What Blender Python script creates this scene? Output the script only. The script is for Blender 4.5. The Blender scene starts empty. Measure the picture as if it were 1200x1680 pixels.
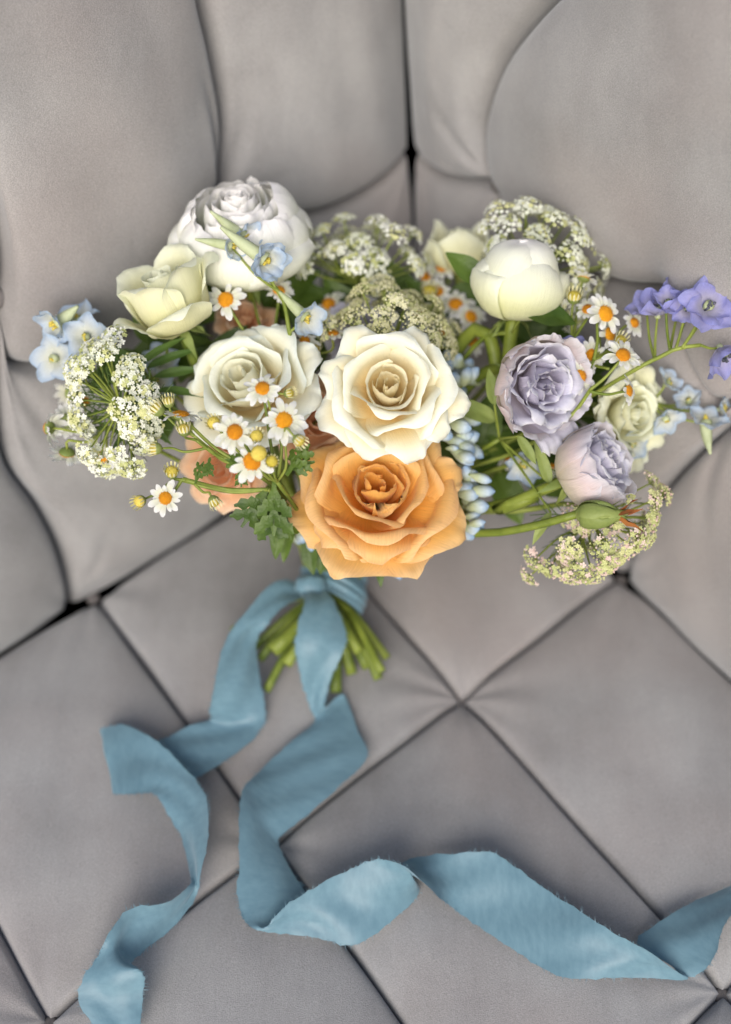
import bpy, math, random
import numpy as np
from mathutils import Vector, Matrix

# ------------------------------------------------------------------ camera, sky, sun, exposure
SC = bpy.context.scene
H = 0.66
PITCH = math.radians(50)
FPX = 2000.0
C0 = np.array([0.0, 0.0, H])
FW = np.array([0.0, math.cos(PITCH), -math.sin(PITCH)])
UP = np.array([0.0, math.sin(PITCH), math.cos(PITCH)])
RT = np.array([1.0, 0.0, 0.0])

cd = bpy.data.cameras.new('camera')
cam = bpy.data.objects.new('camera', cd)
SC.collection.objects.link(cam)
cam.location = C0
cam.rotation_euler = (math.radians(90) - PITCH, 0, 0)
cd.sensor_fit = 'HORIZONTAL'
cd.sensor_width = 24.0
cd.lens = 24.0 * FPX / 1200.0
cd.clip_start = 0.02
cd.clip_end = 50
cd.dof.use_dof = True
cd.dof.focus_distance = 0.634
cd.dof.aperture_fstop = 2.4
SC.camera = cam

SUN_EL, SUN_AZ = 34, 190           # degrees; azimuth from +Y towards +X
world = bpy.data.worlds.new('World')
SC.world = world
world.use_nodes = True
wn = world.node_tree
sky = wn.nodes.new('ShaderNodeTexSky')
sky.sky_type = 'NISHITA'
sky.sun_disc = False
sky.sun_elevation = math.radians(SUN_EL)
sky.sun_rotation = math.radians(SUN_AZ)
sky.air_density = 1.0
sky.dust_density = 2.5
sky.ozone_density = 0.6
bg = wn.nodes['Background']
wn.links.new(sky.outputs[0], bg.inputs[0])
bg.inputs[1].default_value = 0.085

sd = bpy.data.lights.new('sun', 'SUN')
sd.energy = 1.5
sd.angle = math.radians(40)
sd.color = (1.0, 0.955, 0.91)
sun = bpy.data.objects.new('sun', sd)
SC.collection.objects.link(sun)
_e, _a = math.radians(SUN_EL), math.radians(SUN_AZ)
sv = Vector((math.sin(_a) * math.cos(_e), math.cos(_a) * math.cos(_e), math.sin(_e)))
sun.rotation_euler = sv.to_track_quat('Z', 'Y').to_euler()
sun.location = sv * 3

SC.view_settings.view_transform = 'Standard'
SC.view_settings.look = 'None'
SC.view_settings.exposure = 0.95
SC.view_settings.gamma = 1.0
SC.view_settings.use_curve_mapping = False
SC.render.engine = 'CYCLES'
SC.cycles.max_bounces = 8
SC.cycles.transparent_max_bounces = 6


# ------------------------------------------------------------------ helpers
def P(px, py, d):
    """a point of the place, measured as a picture position and a distance along the view"""
    return C0 + d * (FW + RT * (px - 600) / FPX + UP * (840 - py) / FPX)


def ray(px, py):
    return FW + RT * (px - 600) / FPX + UP * (840 - py) / FPX


def S(px, py, z=0.0):
    """the point at height z above the seat seen at a picture position"""
    r = ray(px, py)
    return C0 + r * ((z - H) / r[2])


def nrm(v):
    v = np.asarray(v, float)
    return v / (np.linalg.norm(v) + 1e-12)


def camdir(v):
    return nrm(RT * v[0] + UP * v[1] - FW * v[2])


def catmull(pts, n, arc=True):
    pts = np.asarray(pts, float)
    if len(pts) == 2:
        t = np.linspace(0, 1, n)[:, None]
        return pts[0] * (1 - t) + pts[1] * t
    q = np.vstack([2 * pts[0] - pts[1], pts, 2 * pts[-1] - pts[-2]])
    out = []
    m = max(8, 4 * n // (len(pts) - 1))
    for i in range(1, len(q) - 2):
        t = np.linspace(0, 1, m, endpoint=(i == len(q) - 3))[:, None]
        p0, p1, p2, p3 = q[i - 1], q[i], q[i + 1], q[i + 2]
        out.append(0.5 * (2 * p1 + (p2 - p0) * t + (2 * p0 - 5 * p1 + 4 * p2 - p3) * t * t + (3 * p1 - p0 - 3 * p2 + p3) * t ** 3))
    out = np.vstack(out)
    if arc:
        d = np.concatenate([[0], np.cumsum(np.linalg.norm(np.diff(out, axis=0), axis=1))])
        x = np.linspace(0, d[-1], n)
    else:
        d = np.linspace(0, 1, len(out))
        x = np.linspace(0, 1, n)
    return np.stack([np.interp(x, d, out[:, k]) for k in range(out.shape[1])], axis=1)


def smooth(a, b, x):
    t = np.clip((x - a) / (b - a), 0, 1)
    return t * t * (3 - 2 * t)


def grid_faces(nu, nv, closed=False):
    """vertex index = j*nu + i"""
    F = []
    for j in range(nv - 1):
        for i in range(nu if closed else nu - 1):
            i2 = (i + 1) % nu
            F.append((j * nu + i, j * nu + i2, (j + 1) * nu + i2, (j + 1) * nu + i))
    return F


COL = SC.collection
ORG = {}


def tag(o, label=None, cat=None, group=None, kind=None):
    if label: o['label'] = label
    if cat: o['category'] = cat
    if group: o['group'] = group
    if kind: o['kind'] = kind
    return o


def thing(name, label, cat, loc, group=None):
    o = bpy.data.objects.new(name, None)
    o.empty_display_size = 0.01
    COL.objects.link(o)
    o.location = Vector(loc)
    ORG[o.name] = np.array(loc, float)
    return tag(o, label, cat, group)


def make_mesh(name, V, F, uv=None, ring=None, smooth_=True):
    me = bpy.data.meshes.new(name)
    me.from_pydata([tuple(map(float, v)) for v in V], [], F)
    if uv is not None:
        lay = me.uv_layers.new(name='UVMap')
        idx = np.empty(len(me.loops), dtype=np.int32)
        me.loops.foreach_get('vertex_index', idx)
        lay.data.foreach_set('uv', np.asarray(uv, np.float32)[idx].ravel())
    if ring is not None:
        at = me.attributes.new('ring', 'FLOAT', 'POINT')
        at.data.foreach_set('value', np.full(len(V), ring, np.float32) if np.isscalar(ring) else np.asarray(ring, np.float32))
    if smooth_:
        me.polygons.foreach_set('use_smooth', [True] * len(me.polygons))
    me.update()
    return me


def part(name, V, F, mat, parent, uv=None, ring=None, smooth_=True, kind=None, label=None):
    """a mesh given in world coordinates, as a child of a thing (or of a part of it)"""
    org = ORG[parent.name]
    me = make_mesh(name, np.asarray(V) - org, F, uv, ring, smooth_)
    me.materials.append(mat)
    o = bpy.data.objects.new(name, me)
    COL.objects.link(o)
    o.parent = parent
    ORG[o.name] = org
    if kind: o['kind'] = kind
    if label: o['label'] = label
    return o


def inst(name, me, parent, M):
    """a shared mesh placed by a world matrix, as a child"""
    o = bpy.data.objects.new(name, me)
    COL.objects.link(o)
    o.parent = parent
    pm = WM[parent.name] if parent.name in WM else Matrix.Translation(Vector(ORG[parent.name]))
    o.matrix_local = pm.inverted() @ M
    WM[o.name] = M
    return o


WM = {}


def frame(axis, roll=0.0):
    az = nrm(axis)
    ax = RT - az * RT.dot(az)
    if np.linalg.norm(ax) < 0.2:
        ax = UP - az * UP.dot(az)
    ax = nrm(ax)
    ay = np.cross(az, ax)
    c, s = math.cos(roll), math.sin(roll)
    return np.stack([ax * c + ay * s, -ax * s + ay * c, az], axis=1)


def mat4(Rm, loc, sc=1.0):
    M = Matrix.Identity(4)
    for i in range(3):
        for j in range(3):
            M[i][j] = float(Rm[i][j]) * sc
        M[i][3] = float(loc[i])
    return M


def tube_geo(path, r0, r1=None, n=8, seg=None, cap=True):
    path = np.asarray(path, float)
    seg = seg or max(6, 4 * len(path))
    c = catmull(path, seg)
    r1 = r0 if r1 is None else r1
    if np.isscalar(r0):
        rad = np.linspace(r0, r1, seg)
    else:
        rad = np.interp(np.linspace(0, 1, seg), np.linspace(0, 1, len(r0)), r0)
    T = np.gradient(c, axis=0)
    T /= np.linalg.norm(T, axis=1)[:, None] + 1e-12
    up = np.array([0.31, 0.47, 0.83])
    V = []
    a = np.linspace(0, 2 * math.pi, n, endpoint=False)
    for i in range(seg):
        x = nrm(np.cross(T[i], up)); y = np.cross(T[i], x); up = np.cross(x, T[i])
        V.append(c[i] + rad[i] * (np.cos(a)[:, None] * x + np.sin(a)[:, None] * y))
    V = np.vstack(V)
    F = grid_faces(n, seg, True)
    if cap:
        F = F + [tuple(range(n - 1, -1, -1)), tuple(range((seg - 1) * n, seg * n))]
    return V, F


class Geo:
    """collects pieces of one part"""
    def __init__(s): s.V = []; s.F = []; s.n = 0; s.uv = []
    def add(s, V, F, uv=None):
        V = np.asarray(V); s.V.append(V)
        s.F += [tuple(i + s.n for i in f) for f in F]; s.n += len(V)
        s.uv.append(np.zeros((len(V), 2)) if uv is None else np.asarray(uv))
    def get(s): return np.vstack(s.V), s.F, np.vstack(s.uv)


# ------------------------------------------------------------------ materials
def nodes_of(name):
    m = bpy.data.materials.new(name)
    m.use_nodes = True
    nt = m.node_tree
    return m, nt, nt.nodes['Principled BSDF'], nt.nodes['Material Output']


def N(nt, t, **kw):
    n = nt.nodes.new(t)
    for k, v in kw.items(): setattr(n, k, v)
    return n


def ramp(nt, fac, stops):
    r = N(nt, 'ShaderNodeValToRGB')
    e = r.color_ramp.elements
    while len(e) < len(stops): e.new(0.5)
    for i, (p, c) in enumerate(stops):
        e[i].position = p; e[i].color = (*c, 1)
    nt.links.new(fac, r.inputs[0])
    return r.outputs[0]


def mixc(nt, fac, a, b, mode='MIX'):
    n = N(nt, 'ShaderNodeMix', data_type='RGBA', blend_type=mode)
    for sock, v in ((n.inputs[0], fac), (n.inputs[6], a), (n.inputs[7], b)):
        if hasattr(v, 'links'): nt.links.new(v, sock)
        elif isinstance(v, tuple): sock.default_value = (*v, 1)
        else: sock.default_value = v
    return n.outputs[2]


def noise(nt, vec, scale, detail=3, rough=0.55):
    n = N(nt, 'ShaderNodeTexNoise')
    n.inputs['Scale'].default_value = scale
    n.inputs['Detail'].default_value = detail
    n.inputs['Roughness'].default_value = rough
    if vec is not None: nt.links.new(vec, n.inputs['Vector'])
    return n.outputs[0]


def mapping(nt, vec, scale=(1, 1, 1), rot=(0, 0, 0)):
    n = N(nt, 'ShaderNodeMapping')
    n.inputs['Scale'].default_value = scale
    n.inputs['Rotation'].default_value = rot
    nt.links.new(vec, n.inputs['Vector'])
    return n.outputs[0]


def bump(nt, bs, h, dist, strength=1.0):
    b = N(nt, 'ShaderNodeBump')
    b.inputs['Distance'].default_value = dist
    b.inputs['Strength'].default_value = strength
    nt.links.new(h, b.inputs['Height'])
    nt.links.new(b.outputs[0], bs.inputs['Normal'])
    return b


def petal_mat(name, base, mid, tip, core=None, edge=None, transl=0.40, vein=0.12, spots=0.0):
    """petal: colours from the claw (uv.y=0) to the margin (uv.y=1); core = tint of the innermost petals"""
    m, nt, bs, out = nodes_of(name)
    uv = N(nt, 'ShaderNodeTexCoord')
    sep = N(nt, 'ShaderNodeSeparateXYZ')
    nt.links.new(uv.outputs['UV'], sep.inputs[0])
    col = ramp(nt, sep.outputs[1], [(0.36, base), (0.76, mid), (0.98, tip)])
    if core:
        at = N(nt, 'ShaderNodeAttribute', attribute_name='ring')
        f = N(nt, 'ShaderNodeMapRange')
        f.inputs[1].default_value = 0.0; f.inputs[2].default_value = 0.6
        f.inputs[3].default_value = 0.85; f.inputs[4].default_value = 0.0
        nt.links.new(at.outputs['Fac'], f.inputs[0])
        col = mixc(nt, f.outputs[0], col, core)
    if edge:
        f = N(nt, 'ShaderNodeMapRange')
        f.inputs[1].default_value = 0.93; f.inputs[2].default_value = 1.0
        nt.links.new(sep.outputs[1], f.inputs[0])
        col = mixc(nt, f.outputs[0], col, edge)
    # fine veins running along the petal and soft mottling
    vn = noise(nt, mapping(nt, uv.outputs['UV'], (26, 1.6, 1)), 3.0, 4)
    vr = ramp(nt, vn, [(0.3, (1 - vein, 1 - vein, 1 - vein)), (0.62, (1, 1, 1))])
    col = mixc(nt, 1.0, col, vr, 'MULTIPLY')
    mt = noise(nt, uv.outputs['Object'], 60, 3)
    mr = ramp(nt, mt, [(0.3, (0.93, 0.93, 0.90)), (0.7, (1, 1, 1))])
    col = mixc(nt, 0.8, col, mr, 'MULTIPLY')
    if spots:
        sp = noise(nt, uv.outputs['Object'], 420, 2)
        sr = ramp(nt, sp, [(0.70, (1, 1, 1)), (0.78, (1 - spots, 1 - spots * 1.25, 1 - spots * 1.4))])
        col = mixc(nt, 1.0, col, sr, 'MULTIPLY')
    nt.links.new(col, bs.inputs['Base Color'])
    bs.inputs['Roughness'].default_value = 0.5
    bs.inputs['Specular IOR Level'].default_value = 0.3
    bs.inputs['Sheen Weight'].default_value = 0.15
    bump(nt, bs, vn, 0.0009, 0.5)
    tr = N(nt, 'ShaderNodeBsdfTranslucent')
    nt.links.new(col, tr.inputs[0])
    mx = N(nt, 'ShaderNodeMixShader')
    mx.inputs[0].default_value = transl
    nt.links.new(bs.outputs[0], mx.inputs[1]); nt.links.new(tr.outputs[0], mx.inputs[2])
    nt.links.new(mx.outputs[0], out.inputs[0])
    return m


def plain_mat(name, c1, c2, scale=120, rough=0.5, transl=0.0, bumpd=0.0, bscale=900, spec=0.35):
    m, nt, bs, out = nodes_of(name)
    tc = N(nt, 'ShaderNodeTexCoord')
    n = noise(nt, tc.outputs['Object'], scale, 4)
    oi = N(nt, 'ShaderNodeObjectInfo')
    ad = N(nt, 'ShaderNodeMath', operation='MULTIPLY_ADD')
    nt.links.new(oi.outputs['Random'], ad.inputs[0]); ad.inputs[1].default_value = 0.35; nt.links.new(n, ad.inputs[2])
    col = ramp(nt, ad.outputs[0], [(0.38, c1), (0.85, c2)])
    nt.links.new(col, bs.inputs['Base Color'])
    bs.inputs['Roughness'].default_value = rough
    bs.inputs['Specular IOR Level'].default_value = spec
    if bumpd:
        bump(nt, bs, noise(nt, tc.outputs['Object'], bscale, 2), bumpd, 0.6)
    if transl:
        tr = N(nt, 'ShaderNodeBsdfTranslucent')
        nt.links.new(col, tr.inputs[0])
        mx = N(nt, 'ShaderNodeMixShader'); mx.inputs[0].default_value = transl
        nt.links.new(bs.outputs[0], mx.inputs[1]); nt.links.new(tr.outputs[0], mx.inputs[2])
        nt.links.new(mx.outputs[0], out.inputs[0])
    return m


def velvet_mat():
    m, nt, bs, out = nodes_of('grey_velvet')
    tc = N(nt, 'ShaderNodeTexCoord')
    ob = tc.outputs['Object']
    big = noise(nt, mapping(nt, ob, (1, 1.6, 1), (0.4, 0.3, 0.7)), 13, 3, 0.5)
    brush = noise(nt, mapping(nt, ob, (3.2, 0.8, 1.6), (0.2, 0.9, 0.5)), 22, 4, 0.6)
    mx = N(nt, 'ShaderNodeMath', operation='MULTIPLY_ADD')
    nt.links.new(brush, mx.inputs[0]); mx.inputs[1].default_value = 0.38
    nt.links.new(big, mx.inputs[2])
    col = ramp(nt, mx.outputs[0], [(0.45, (0.238, 0.233, 0.231)), (0.68, (0.285, 0.281, 0.280)), (0.9, (0.325, 0.322, 0.320))])
    # pink cast where the nap lies the other way
    pk = noise(nt, ob, 5, 2)
    col = mixc(nt, ramp(nt, pk, [(0.45, (0, 0, 0)), (0.66, (0.65, 0.65, 0.65))]), col, (0.315, 0.278, 0.266))
    grain = noise(nt, ob, 1500, 2, 0.6)
    gr = ramp(nt, grain, [(0.3, (0.72, 0.72, 0.72)), (0.7, (1.16, 1.16, 1.16))])
    col = mixc(nt, 0.8, col, gr, 'MULTIPLY')
    nt.links.new(col, bs.inputs['Base Color'])
    bs.inputs['Roughness'].default_value = 0.85
    bs.inputs['Specular IOR Level'].default_value = 0.12
    bs.inputs['Sheen Weight'].default_value = 0.35
    bs.inputs['Sheen Roughness'].default_value = 0.45
    bs.inputs['Sheen Tint'].default_value = (0.9, 0.95, 1.0, 1)
    ht = N(nt, 'ShaderNodeMath', operation='MULTIPLY_ADD')
    nt.links.new(brush, ht.inputs[0]); ht.inputs[1].default_value = 2.0; nt.links.new(grain, ht.inputs[2])
    bump(nt, bs, ht.outputs[0], 0.0006, 0.5)
    return m


def silk_mat():
    m, nt, bs, out = nodes_of('dusty_blue_silk')
    tc = N(nt, 'ShaderNodeTexCoord')
    uv = tc.outputs['UV']
    w1 = noise(nt, mapping(nt, uv, (60, 60, 1)), 8, 2)
    sf = noise(nt, mapping(nt, uv, (1, 2, 1)), 5, 3)
    col = ramp(nt, sf, [(0.3, (0.125, 0.232, 0.292)), (0.7, (0.160, 0.282, 0.345))])
    wr = ramp(nt, w1, [(0.3, (0.93, 0.93, 0.93)), (0.7, (1.05, 1.05, 1.05))])
    col = mixc(nt, 0.7, col, wr, 'MULTIPLY')
    nt.links.new(col, bs.inputs['Base Color'])
    bs.inputs['Roughness'].default_value = 0.38
    bs.inputs['Specular IOR Level'].default_value = 0.28
    bs.inputs['Sheen Weight'].default_value = 0.3
    bs.inputs['Sheen Tint'].default_value = (0.75, 0.9, 1, 1)
    bump(nt, bs, noise(nt, mapping(nt, uv, (1.5, 1, 1)), 3, 2), 0.002, 0.12)
    tr = N(nt, 'ShaderNodeBsdfTranslucent'); nt.links.new(col, tr.inputs[0])
    mx = N(nt, 'ShaderNodeMixShader'); mx.inputs[0].default_value = 0.18
    nt.links.new(bs.outputs[0], mx.inputs[1]); nt.links.new(tr.outputs[0], mx.inputs[2])
    nt.links.new(mx.outputs[0], out.inputs[0])
    return m


M_VELVET = velvet_mat()
M_SILK = silk_mat()
M_BUTTON = plain_mat('button_velvet', (0.12, 0.11, 0.105), (0.18, 0.165, 0.16), rough=0.9)
M_WHITE = petal_mat('ivory_petal', (0.94, 0.70, 0.28), (0.93, 0.89, 0.67), (0.89, 0.94, 0.87), core=(0.95, 0.82, 0.48), vein=0.06, transl=0.27)
M_CREAM = petal_mat('pale_cream_petal', (0.93, 0.75, 0.36), (0.92, 0.90, 0.70), (0.88, 0.94, 0.88), core=(0.92, 0.90, 0.70), vein=0.06, transl=0.27)
M_GREENW = petal_mat('greenish_cream_petal', (0.74, 0.72, 0.38), (0.86, 0.86, 0.60), (0.87, 0.90, 0.73), vein=0.08, transl=0.27)
M_ORANGE = petal_mat('apricot_petal', (0.93, 0.45, 0.05), (0.95, 0.57, 0.17), (0.95, 0.64, 0.31), core=(0.93, 0.49, 0.08), transl=0.42, vein=0.14, spots=0.16)
M_PEACH = petal_mat('peach_petal', (0.90, 0.50, 0.24), (0.91, 0.58, 0.36), (0.91, 0.69, 0.50), core=(0.92, 0.56, 0.32))
M_LAV = petal_mat('lavender_petal', (0.64, 0.56, 0.64), (0.67, 0.65, 0.79), (0.75, 0.76, 0.89), core=(0.62, 0.58, 0.74), edge=(0.85, 0.85, 0.90))
M_LAVO = petal_mat('blush_lavender_petal', (0.76, 0.70, 0.52), (0.80, 0.68, 0.68), (0.77, 0.75, 0.82))
M_PEONY = petal_mat('white_peony_petal', (0.78, 0.80, 0.48), (0.88, 0.90, 0.80), (0.92, 0.91, 0.92), vein=0.05, transl=0.27)
M_PALEB = petal_mat('pale_blue_petal', (0.80, 0.83, 0.76), (0.64, 0.74, 0.86), (0.50, 0.65, 0.85), vein=0.18)
M_VIOLB = petal_mat('violet_blue_petal', (0.56, 0.54, 0.74), (0.42, 0.42, 0.80), (0.36, 0.38, 0.78), vein=0.2)
M_DAISY = petal_mat('daisy_petal', (0.78, 0.80, 0.66), (0.84, 0.85, 0.84), (0.86, 0.87, 0.87), vein=0.12, transl=0.25)
M_BLUEBUD = petal_mat('blue_bud_skin', (0.52, 0.60, 0.36), (0.52, 0.64, 0.74), (0.30, 0.46, 0.70), vein=0.22, transl=0.15)
M_STEM = plain_mat('green_stem', (0.075, 0.115, 0.012), (0.19, 0.235, 0.035), 90, 0.45, bumpd=0.0004)
M_STEMF = plain_mat('thin_green_stem', (0.12, 0.17, 0.02), (0.26, 0.31, 0.06), 90, 0.5, transl=0.1)
M_LEAF = plain_mat('leaf_green', (0.042, 0.085, 0.012), (0.10, 0.165, 0.024), 60, 0.45, transl=0.25, bumpd=0.0006, bscale=500)
M_LEAFP = plain_mat('pale_leaf_green', (0.16, 0.22, 0.05), (0.28, 0.34, 0.10), 60, 0.5, transl=0.25, bumpd=0.0005)
M_FERN = plain_mat('lace_bract_green', (0.05, 0.10, 0.018), (0.10, 0.17, 0.035), 60, 0.55, transl=0.1)
M_DISC = plain_mat('daisy_disc', (0.60, 0.22, 0.006), (0.80, 0.36, 0.012), 300, 0.7, bumpd=0.0025, bscale=1900)
M_YBUD = plain_mat('yellow_bud', (0.50, 0.42, 0.04), (0.72, 0.58, 0.12), 300, 0.7, bumpd=0.002, bscale=1500)
M_LACEW = plain_mat('white_lace_floret', (0.66, 0.70, 0.52), (0.84, 0.85, 0.78), 700, 0.6, transl=0.2)
M_LACEC = plain_mat('cream_lace_floret', (0.58, 0.56, 0.27), (0.78, 0.76, 0.52), 700, 0.6, transl=0.2)
M_LACEG = plain_mat('green_lace_floret', (0.42, 0.47, 0.17), (0.66, 0.66, 0.34), 700, 0.6, transl=0.2)
M_LACEP = plain_mat('pink_lace_floret', (0.64, 0.44, 0.42), (0.78, 0.66, 0.58), 500, 0.6, transl=0.2)
M_SPUR = plain_mat('green_spur', (0.36, 0.42, 0.20), (0.52, 0.58, 0.36), 200, 0.55, transl=0.2)
M_RED = plain_mat('red_brown_sepal', (0.22, 0.06, 0.02), (0.34, 0.13, 0.03), 200, 0.6, transl=0.15)
M_DARK = plain_mat('dark_stamen', (0.04, 0.05, 0.06), (0.10, 0.10, 0.14), 300, 0.7)

# ------------------------------------------------------------------ the sofa corner
N0 = S(760, 1135)[:2]
AV = np.array([0.132, -0.182]); BV = np.array([0.115, 0.0985])
LA, LB = np.linalg.norm(AV), np.linalg.norm(BV)
sofa = thing('tufted_sofa', 'grey velvet button-tufted sofa corner that the bouquet lies in', 'sofa', (0.04, 0.56, 0.0))


class Wall:
    def __init__(s, base, d, nin, rec):
        s.o = np.array([base[0], base[1], 0.0]); s.d = nrm([d[0], d[1], 0.0])
        n = np.array([nin[0], nin[1], 0.0]); n = nrm(n - s.d * n.dot(s.d))
        c, k = math.cos(rec), math.sin(rec)
        s.u = -n * k + np.array([0, 0, c]); s.n = n * c + np.array([0, 0, k])
    def at(s, st, h=0.0):
        st = np.atleast_2d(st); h = np.asarray(h, float).reshape(-1, 1) if not np.isscalar(h) else h
        return s.o + st[:, :1] * s.d + st[:, 1:2] * s.u + h * s.n
    def px(s, x, y):
        r = ray(x, y); t = (s.o - C0).dot(s.n) / r.dot(s.n); q = C0 + r * t - s.o
        return (q.dot(s.d), q.dot(s.u))
    def pxs(s, l): return np.array([s.px(*p) for p in l])


REC_L, REC_R = math.radians(16), math.radians(7.5)
WL = Wall(N0 - AV, BV, (0.657, -0.753), REC_L)      # s=0 at the seat node, +s towards the corner
WR = Wall(N0 + BV, AV, (-0.806, -0.591), REC_R)     # s<0 towards the corner


def corner_s(W, O, t):
    q = W.o + t * W.u - O.o
    return -q.dot(O.n) / W.d.dot(O.n)


def corner_line(W, O, t0, t1, n=20):
    return np.array([(corner_s(W, O, t), t) for t in np.linspace(t0, t1, n)])


def coons(bot, top, lef, rig, n, m):
    tu, tv = warp(n), warp(m)
    def sm(c, t):
        c = catmull(c, 400); k = np.linspace(0, 1, 400)
        return np.stack([np.interp(t, k, c[:, 0]), np.interp(t, k, c[:, 1])], 1)
    bot, top = sm(bot, tu), sm(top, tu); lef, rig = sm(lef, tv), sm(rig, tv)
    u = tu[None, :, None]; v = tv[:, None, None]
    p = (1 - v) * bot[None] + v * top[None] + (1 - u) * lef[:, None] + u * rig[:, None] \
        - ((1 - u) * (1 - v) * bot[0] + u * (1 - v) * bot[-1] + (1 - u) * v * top[0] + u * v * top[-1])
    return p.reshape(-1, 2)


def warp(n):
    """denser rows near the seams"""
    t = np.linspace(0, 1, n)
    return t - 0.135 * np.sin(2 * math.pi * t)


def wall_panel(W, bot, top, lef, rig, puff, parent, seed, n=88, m=88, eu=0.5, ev=0.5, sag=0.0, corner=None, foot=False, creases=()):
    rng = np.random.RandomState(seed)
    p = coons(bot, top, lef, rig, n, m)
    u = np.tile(warp(n), m); v = np.repeat(warp(m), n)
    pu = np.clip(4 * u * (1 - u), 0, 1) ** eu; pv = np.clip(4 * v * (1 - v), 0, 1) ** ev
    if corner:      # the side that presses against the other back: it rolls away from the crease
        w = np.linalg.norm(p.reshape(m, n, 2)[:, -1] - p.reshape(m, n, 2)[:, 0], axis=1).repeat(n)
        x = (u if corner == 'l' else 1 - u) * w
        o_ = (1 - u) if corner == 'l' else u
        pu = np.tanh(0.94 * x / puff) * np.clip(2 * o_, 0, 1) ** eu
        if puff > .03: pv = np.clip(np.where(v < .5, 4 * v * (1 - v), 1), 0, 1) ** (ev * .8)
    h = puff * pu * pv
    # creases that fan out of the corners where the buttons pull
    for (cu, cv) in ((0, 0), (1, 0), (0, 1), (1, 1)):
        du, dv = u - cu, v - cv
        r = np.hypot(du, dv); a = np.arctan2(np.abs(dv), np.abs(du))
        k = rng.uniform(7, 11); ph = rng.uniform(0, 6)
        h += 0.0022 * np.exp(-(r / 0.22) ** 2) * np.sin(k * a + ph) * smooth(0.02, 0.12, r) * pu * pv
    for _ in range(5):
        fu, fv, ph = rng.uniform(1, 4), rng.uniform(1, 4), rng.uniform(0, 6.3)
        h += 0.0005 * np.sin(6.28 * (fu * u + fv * v) + ph) * pu * pv
    # the cloth dives into a narrow tuck along every seam
    G = p.reshape(m, n, 2)
    wu = np.linalg.norm(G[:, -1] - G[:, 0], axis=1).repeat(n); wv = np.tile(np.linalg.norm(G[-1] - G[0], axis=1), m)
    ed = np.minimum(np.minimum(u, 1 - u) * wu, np.minimum(v, 1 - v) * wv)
    h = h - 0.014 * np.exp(-(ed / 0.0028) ** 1.3)
    if foot: h = h - (0.0195 if W is WL else 0.0135) * np.exp(-(p[:, 1] - p[:, 1].min()) / 0.022)
    for (cl, dep, wid) in creases:
        c = catmull(np.array([W.px(*k) for k in cl]), 40)
        dd = np.linalg.norm(p[:, None] - c[None], axis=2); near = dd.argmin(1); dm = dd.min(1)
        fade = 1 - smooth(0.35, 1.0, near / 39.)
        h = h - dep * fade * (np.exp(-(dm / wid) ** 2) - 0.45 * np.exp(-(dm / (2.6 * wid)) ** 2))
    q = p.copy(); q[:, 1] -= sag * pu * pv * (1 - v)
    V = W.at(q, h)
    return part('tuft_panel', V, grid_faces(n, m), M_VELVET, parent)


bk_l = bpy.data.objects.new('backrest', None); bk_r = bpy.data.objects.new('backrest', None); seat = bpy.data.objects.new('seat', None)
for o in (bk_l, bk_r, seat):
    COL.objects.link(o); o.parent = sofa; ORG[o.name] = ORG[sofa.name]; o.empty_display_size = 0.01

TOP = 0.80
# left back
b1 = np.array(WL.px(345, 318)); sh = np.array([LB, 0.0]); b0 = b1 - sh
S1 = np.vstack([WL.pxs([(345, 318), (353, 240), (347, 160), (330, 75), (310, 0), (285, -80)]), np.array([(0.014, .40), (0.004, .46), (-0.01, .56), (-0.02, TOP)])])
H0 = np.vstack([b0, WL.pxs([(10, 585), (75, 598), (150, 575), (230, 515), (300, 420)]), b1])
cs = corner_line(WL, WR, 0.0, TOP)
hc = WL.px(670, 250); hc = np.array([corner_s(WL, WR, hc[1]), hc[1]])
H1 = np.vstack([WL.pxs([(345, 318), (420, 352), (500, 347), (560, 326), (620, 290)]), hc])
n0 = np.array(WL.px(127, 1000)); n0[1] = -0.022
V0 = np.vstack([n0, WL.pxs([(97, 900), (60, 825), (0, 720)]), b0])
n1 = n0 + sh; V1 = V0 + sh
V1[-1] = b1
cz = np.array([corner_s(WL, WR, -0.022), -0.022])
tl = lambda p: np.array([p[0], TOP])
lo_c = np.vstack([cz, [(corner_s(WL, WR, t), t) for t in np.linspace(0.03, hc[1], 6)]])
up_c = np.array([(corner_s(WL, WR, t), t) for t in np.linspace(hc[1], TOP, 12)])
wall_panel(WL, H1, np.array([S1[-1], up_c[-1]]), S1, up_c, 0.034, bk_l, 1, eu=0.34, ev=0.36, corner='r', creases=[([(350, 312), (375, 240), (390, 160)], .003, .005), ([(352, 318), (420, 300), (480, 260)], .002, .006)])
wall_panel(WL, H0, np.array([S1[-1] - sh, S1[-1]]), S1 - sh, S1, 0.050, bk_l, 2, eu=0.44, ev=0.46, creases=[([(345, 314), (336, 250), (318, 170), (285, 90)], .006, .0035), ([(340, 330), (260, 390), (150, 430)], .002, .008), ([(335, 345), (280, 440), (210, 490)], .002, .007), ([(330, 318), (240, 300), (160, 310)], .0012, .008)])
wall_panel(WL, H0 - sh, np.array([S1[-1] - 2 * sh, S1[-1] - sh]), S1 - 2 * sh, S1 - sh, 0.042, bk_l, 3, n=32, m=32)
wall_panel(WL, np.array([n1, cz]), H1, V1, lo_c, 0.018, bk_l, 4, ev=0.55, foot=True, corner='r')
wall_panel(WL, np.array([n0, n1]), H0, V0, V1, 0.024, bk_l, 5, ev=0.55, foot=True, creases=[([(-20, 560), (40, 660), (110, 720), (190, 750)], .003, .006), ([(-20, 570), (10, 680), (70, 790)], .003, .005), ([(127, 985), (150, 900), (160, 830)], .002, .005), ([(130, 990), (190, 930), (240, 890)], .002, .005)])
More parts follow.
